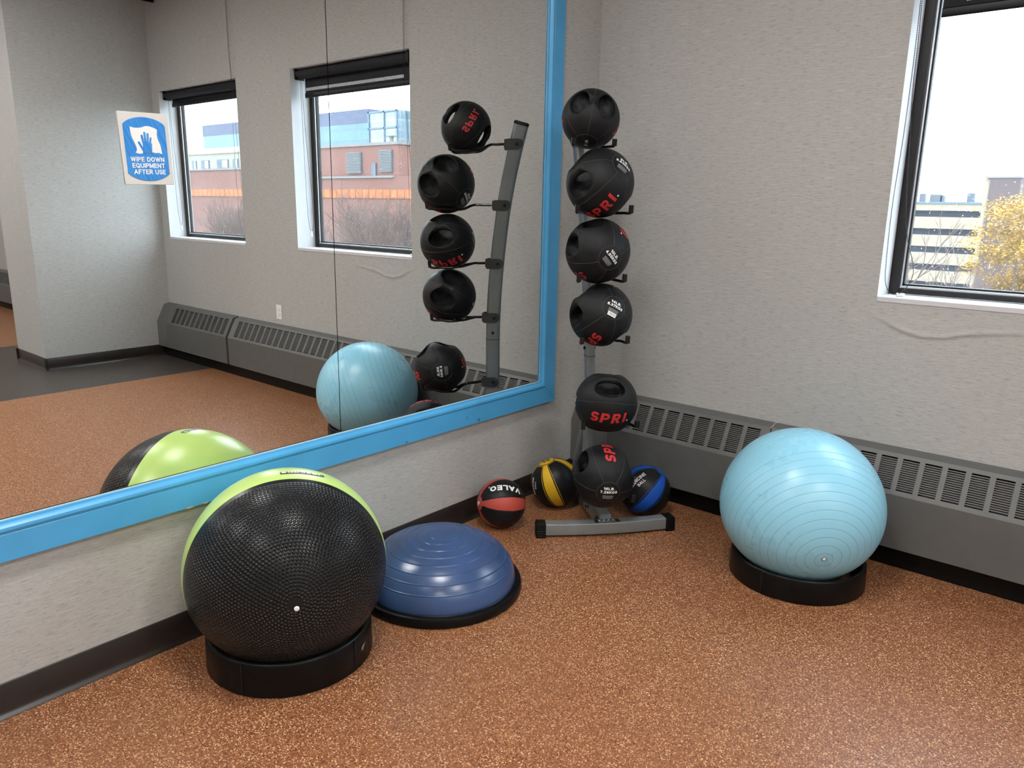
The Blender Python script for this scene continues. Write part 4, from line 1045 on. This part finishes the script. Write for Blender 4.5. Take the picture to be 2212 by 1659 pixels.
# arms
def arm(ball, R, drop, lt, db):
    c = V(ball); zb = c.z - drop * R; pc, pd = post_at(zb)
    hz = .026
    br = MB()
    for sg in (-1, 1):
        f = lambda u, v, d, sg=sg: pc + A * u + pd * v + B_ * (sg * d)
        br.prism([(.058, -.010), (.058, .018), (.050, hz), (-.006, hz)] + arc(-.006, 0, .026, .026, 90, 270, 8) + [(.050, -hz), ], f, .0222, .0262)
    br.obox(pc + A * .052 + pd * .003, A, B_, (0, 0, 1), .007, .024, .020)
    bo = obj('arm', br, M['bracket'], rack, bevel=.001, label='bracket and forked arm')
    for sg in (-1, 1):
        bt = MB(); p = pc + A * (-.004) + B_ * (sg * .026); bt.sweep([p, p + B_ * (sg * .007)], [(.0085 * math.cos(PI * i / 3), .0085 * math.sin(PI * i / 3)) for i in range(6)])
        obj('bolt', bt, M['bolt'], bo)
    cf = c - A * 0; k = 1.06; Rk = R * k
    base = V((c.x, c.y, 0)); side_off = (pc - base).dot(B_)
    def P(f, l, d): return V((c.x, c.y, c.z)) + A * (f * Rk) + B_ * (l * Rk) - V((0, 0, d * Rk))
    root = pc + A * .052 + pd * .002
    split = P(-.90, 0, max(.60, drop * .8 + .10))
    for sg in (-1, 1):
        rd = MB(); pts = [root + B_ * (sg * .006), root + (split - root) * .5 + B_ * (sg * .0065), split + B_ * (sg * .007), P(-.55, sg * .34, .80), P(-.2, sg * (.14 + .53 * lt), .82 * .35 + .65 * db), P(.15, sg * (.06 + .8 * lt), db), P(.44, sg * .98 * lt, db), P(.53, sg * lt, db - .04), P(.56, sg * lt, db - .20)]
        line = []
        for q in spline(pts, 6):
            v_ = q - c
            line.append(c + v_ * ((R + .0072) / v_.length) if v_.length < R + .0072 else q)
        rd.tube(line, .0060, 10)
        obj('fork_prong', rd, M['rod'], bo)
        tips = MB(); a0, a1 = P(.535, sg * lt, db - .005), P(.565, sg * lt, db - .22)
        tips.sweep([a0, a1], rrect(.0095, .0075, .004, 3), up=A)
        obj('fork_tip', tips, M['rod'], bo)
for (c, R), d, lt, db in zip(GB, (.60, .70, .77, .80, .52, .60), (.68, .76, .68, .70, .83, .80), (.86, .80, .84, .78, .66, .66)): arm(c, R, d, lt, db)
b = MB()
for z in (.80,):
    pc, pd = post_at(z)
    for sg in (-1, 1): obj('spare_bolt', MB().sweep([pc + B_ * (sg * .0215), pc + B_ * (sg * .028)], [(.008 * math.cos(PI * i / 3), .008 * math.sin(PI * i / 3)) for i in range(6)]), M['bolt'], rack)

# ------------------------------------------------------------------ outside
gr = MB(); gr.box(-250, 450, 3, 420, -12.2, -12); tag(obj('ground', gr, plain('asphalt_outside', (.16, .16, .16, 1), .9)), kind='structure')
M['brick'] = mat_brick('red_brick_outside', (.125, .038, .026, 1), (.15, .08, .06, 1))
M['brick2'] = mat_brick('dull_brick_tower', (.062, .036, .036, 1), (.08, .06, .058, 1))
M['concrete'] = plain('pale_precast_concrete', (.225, .185, .132, 1), .9, scale=1)
M['cream'] = plain('cream_render', (.20, .185, .15, 1), .9, scale=1)
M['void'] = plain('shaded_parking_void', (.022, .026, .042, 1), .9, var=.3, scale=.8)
M['tower'] = mat_curtainwall('blue_curtain_wall', (.035, .105, .18, 1), (.022, .065, .115, 1), 3.2, 3.2)
M['towertop'] = plain('dark_louvred_crown', (.035, .042, .085, 1), .6, scale=.5)
M['glassb'] = mat_curtainwall('pale_curtain_wall', (.15, .20, .24, 1), (.21, .24, .26, 1), 1.2, 2.2, .18)
M['mull'] = plain('steel_blue_mullion', (.05, .09, .125, 1), .5)
M['louver'] = plain('grey_blue_louver', (.05, .062, .08, 1), .6)
M['rust'] = plain('orange_rusted_panel', (.25, .062, .008, 1), .7, var=.35, scale=2.2)
M['coping'] = plain('grey_stone_coping', (.12, .11, .105, 1), .85)
M['bark'] = plain('grey_brown_bark', (.075, .043, .033, 1), .9)
M['leaf'] = plain('yellow_autumn_leaf', (.30, .165, .006, 1), .7, var=.35, scale=1.1)
def boxpart(name, parent, mat, *args, bevel=0):
    b = MB()
    for a in args: b.box(*a)
    return obj(name, b, mat, parent, smooth=False, bevel=bevel)
# parking garage seen direct through window
t = empty('parking_garage', (-25, 122, -12), 'pale concrete parking garage with dark horizontal openings, outside right-hand window', 'building')
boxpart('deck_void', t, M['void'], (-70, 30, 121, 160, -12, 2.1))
for z0, z1 in ((1.5, 2.45), (-1.0, .62), (-3.5, -1.9), (-6.0, -4.4), (-8.5, -6.9), (-12, -9.4)): boxpart('parapet', t, M['concrete'], (-70, 30, 120, 120.6, z0, z1))
boxpart('roof_edge', t, M['mull'], (-70, 30, 119.8, 121, 2.45, 2.72))
for x, w_, h_ in ((-27.6, .7, 1.2), (-26.2, 1.6, 1.1), (-24.8, .5, .9), (-22.8, .7, .0), (-21.4, .9, 1.3), (-19.0, .5, 1.0), (-18.2, .5, .9), (-17.0, .6, 1.2)):
    if h_: boxpart('roof_unit', t, M['louver'], (x, x + w_, 124, 125, 2.1, 2.7 + h_))
t = empty('brick_tower', (-10.5, 82, -12), 'plain dull brick stair tower behind the yellow tree, outside right-hand window', 'building')
boxpart('shaft', t, M['brick2'], (-11.55, -9.15, 80, 84, -12, 4.45)); boxpart('pale_side_strip', t, M['concrete'], (-11.95, -11.55, 80.2, 84, -12, 4.4)); boxpart('coping', t, M['coping'], (-11.98, -9.1, 79.9, 84, 4.45, 4.6))  # narrow strip gives the tower's left side face its paler tone
# brick building seen in the mirror through both windows
t = empty('brick_building', (66, 50, -12), 'red brick building with orange panel band, seen through both mirrored windows', 'building')
boxpart('lower_wall', t, M['brick'], (20, 97, 45, 58, -12, 3.75)); boxpart('upper_wall', t, M['brick'], (53.4, 73, 45.4, 58, 3.75, 6.6)); boxpart('end_block', t, M['brick'], (74, 97, 45.2, 58, 3.75, 4.75))
boxpart('coping', t, M['coping'], (53.2, 73.2, 45.2, 58.2, 6.6, 6.85)); boxpart('coping', t, M['coping'], (73.9, 97, 45, 58.2, 4.75, 4.95)); boxpart('ledge', t, M['coping'], (53.6, 73, 44.8, 45.3, 3.62, 3.82))
for i in range(46): boxpart('orange_panel', t, M['rust'], (48 + i * 1.02, 48.95 + i * 1.02, 44.85, 45.05, 1.75, 2.55))
for x0, x1, z0, z1 in ((58.7, 60.9, 4.05, 6.05), (54.2, 56.0, 4.15, 6.15)):
    fr = boxpart('louver_window', t, M['louver'], (x0, x1, 45.25, 45.45, z0, z1))
    b = MB()
    for i in range(14): z = z0 + (z1 - z0) * (i + .5) / 14; b.box(x0 + .05, x1 - .05, 45.15, 45.3, z - .03, z + .03)
    obj('louver_blade', b, M['coping'], fr, smooth=False)
boxpart('door', t, M['louver'], (56.55, 57.2, 45.25, 45.45, 3.82, 5.0))
boxpart('roof_vent', t, M['coping'], (56.2, 56.5, 47, 47.3, 6.6, 7.5), (55.9, 56.8, 46.8, 47.5, 7.5, 7.62))
# cream building with windows
t = empty('cream_apartment_building', (113, 66, -12), 'cream building with small dark windows, seen through the far mirrored window', 'building')
boxpart('wall', t, M['cream'], (98, 128, 60, 75, -12, 8.2)); boxpart('penthouse', t, M['glassb'], (108, 124, 62, 74, 8.2, 9.3)); boxpart('coping', t, M['concrete'], (97.8, 128.2, 59.8, 75.2, 8.2, 8.4))
for x0, x1 in ((118.6, 119.9), (114.6, 117.1), (108.9, 112.2), (106.1, 107.6), (102, 104)):
    w_ = boxpart('window', t, M['louver'], (x0, x1, 59.9, 60.1, 6.0, 7.3)); boxpart('glazing', w_, M['glassb'], (x0 + .15, .5 * (x0 + x1), 59.85, 59.95, 6.1, 7.2))
# blue glass tower and its paler neighbour
t = empty('blue_glass_tower', (235, 170, -12), 'tall blue glass office tower with dark top band, seen in both mirrored windows', 'building')
boxpart('curtain_wall', t, M['tower'], (186.3, 284, 150, 190, -12, 24.3)); boxpart('crown', t, M['towertop'], (186.2, 284.1, 149.9, 190, 24.3, 28.2))
t = empty('pale_glass_tower', (141, 126, -12), 'pale glass office block with steel blue frame lines, right of the blue tower in mirror', 'building')
boxpart('curtain_wall', t, M['glassb'], (138.6, 149.2, 120, 140, -12, 22.2)); boxpart('side_wing', t, M['glassb'], (112, 138.5, 123, 140, -12, 22.4))
b = MB()
for z in (22.0, 18.3, 14.7, 11): b.box(138.5, 149.3, 119.7, 120.1, z - .18, z + .18)
for x in (138.9, 143.4, 149.0): b.box(x - .22, x + .22, 119.7, 120.1, 14, 22.2)
obj('frame_lines', b, M['mull'], t, smooth=False)

# trees -------------------------------------------------------------
def tree_geo(seed, height, spread, depth, trunk_r, lean=0, dec=.58):
    rnd = random.Random(seed); mb = MB(); tips = []
    def grow(p, d, l, r, k):
        n = 3; pts = [p]
        for i in range(n):
            d = (d + V((rnd.uniform(-.16, .16), rnd.uniform(-.16, .16), rnd.uniform(-.05, .12)))).normalized(); pts.append(pts[-1] + d * (l / n))
        mb.tube(pts, [r * (1 - .35 * i / n) for i in range(n + 1)], 6 if k < 2 else (4 if k < 4 else 3), cap=False)
        if k >= depth: tips.append(pts[-1]); tips.append(pts[-2]); return
        for i in range(3 if dec > .67 else rnd.choice((2, 3, 3)) if k < 4 else rnd.choice((2, 3))):
            ax = V((rnd.uniform(-1, 1), rnd.uniform(-1, 1), rnd.uniform(-.3, .6))) * spread
            q = pts[-1] if i == 0 else pts[rnd.choice((2, 3))]
            grow(q, (d + ax).normalized(), l * rnd.uniform(.62, .82), r * dec, k + 1)
    grow(V((0, 0, 0)), V((lean, 0, 1)).normalized(), height * .34, trunk_r, 0)
    k = height / max(v[2] for v in mb.v)
    mb.v = [(v[0] * k, v[1] * k, v[2] * k) for v in mb.v]
    return mb, [q * k for q in tips]
def tree(name, loc, geo, label, group=None, leaves=None):
    t = empty(name, loc, label, 'tree', group)
    mb, tips = geo
    obj('branches', mb, M['bark'], t, loc=(0, 0, 0), recalc=False)
    if leaves:
        rnd = random.Random(5); lf = MB()
        for q in tips:
            for _ in range(leaves):
                c = q + V((rnd.gauss(0, .22), rnd.gauss(0, .22), rnd.gauss(0, .16))); a = V((rnd.uniform(-1, 1), rnd.uniform(-1, 1), rnd.uniform(-.4, .4))).normalized()
                n = a.cross(V((rnd.uniform(-1, 1), rnd.uniform(-1, 1), 1))).normalized(); s = rnd.uniform(.04, .085)
                lf.add([c - a * s, c + n * s * .55, c + a * s, c - n * s * .55], [(0, 1, 2, 3)])
        obj('leaves', lf, M['leaf'], t, loc=(0, 0, 0), recalc=False, smooth=False)
    return t
tree('autumn_tree', (-2.4, 38, -12), tree_geo(21, 14.7, .62, 7, .22), 'tree with yellow autumn leaves outside the right-hand window', leaves=26)
tree('bare_tree', (-5.9, 32, -12), tree_geo(4, 13.5, .55, 7, .20, dec=.66), 'leafless tree in front of the parking garage, left of the yellow tree')
BT = tree_geo(11, 14.25, .66, 7, .17, dec=.68)
t0 = tree('bare_tree', (33.5, 27, -12), BT, 'leafless tree against the brick wall, middle of the nearer mirrored window', 'bare trees by the brick building')
def copy_tree(src, loc, rz, k, label):
    c = src.copy(); COL.objects.link(c); c.location = loc; c.rotation_euler = (0, 0, rz); c.scale = (k, k, k); c['label'] = label
    for ch in src.children:
        d = ch.copy(); COL.objects.link(d); d.parent = c
copy_tree(t0, (37.5, 29, -12), 1.3, 1.03, 'leafless tree against the brick wall, at the left edge of the nearer mirrored window')
copy_tree(t0, (30.2, 25, -12), 2.6, .98, 'leafless tree against the brick wall, at the right edge of the nearer mirrored window')
copy_tree(t0, (52.0, 27, -12), 4.1, 1.0, 'leafless tree against the brick wall, in the left part of the far mirrored window')
copy_tree(t0, (46.5, 25, -12), 5.2, 1.04, 'leafless tree against the brick wall, in the right part of the far mirrored window')
copy_tree(t0, (41.0, 33, -12), 0.4, 1.0, 'leafless tree just left of the mirror seam in the nearer mirrored window')
copy_tree(t0, (34.5, 31, -12), 3.4, .97, 'leafless tree against the brick wall, below the louvred windows in the nearer mirrored window')
copy_tree(t0, (49.0, 30, -12), 2.0, .99, 'leafless tree against the brick wall, in the middle of the far mirrored window')
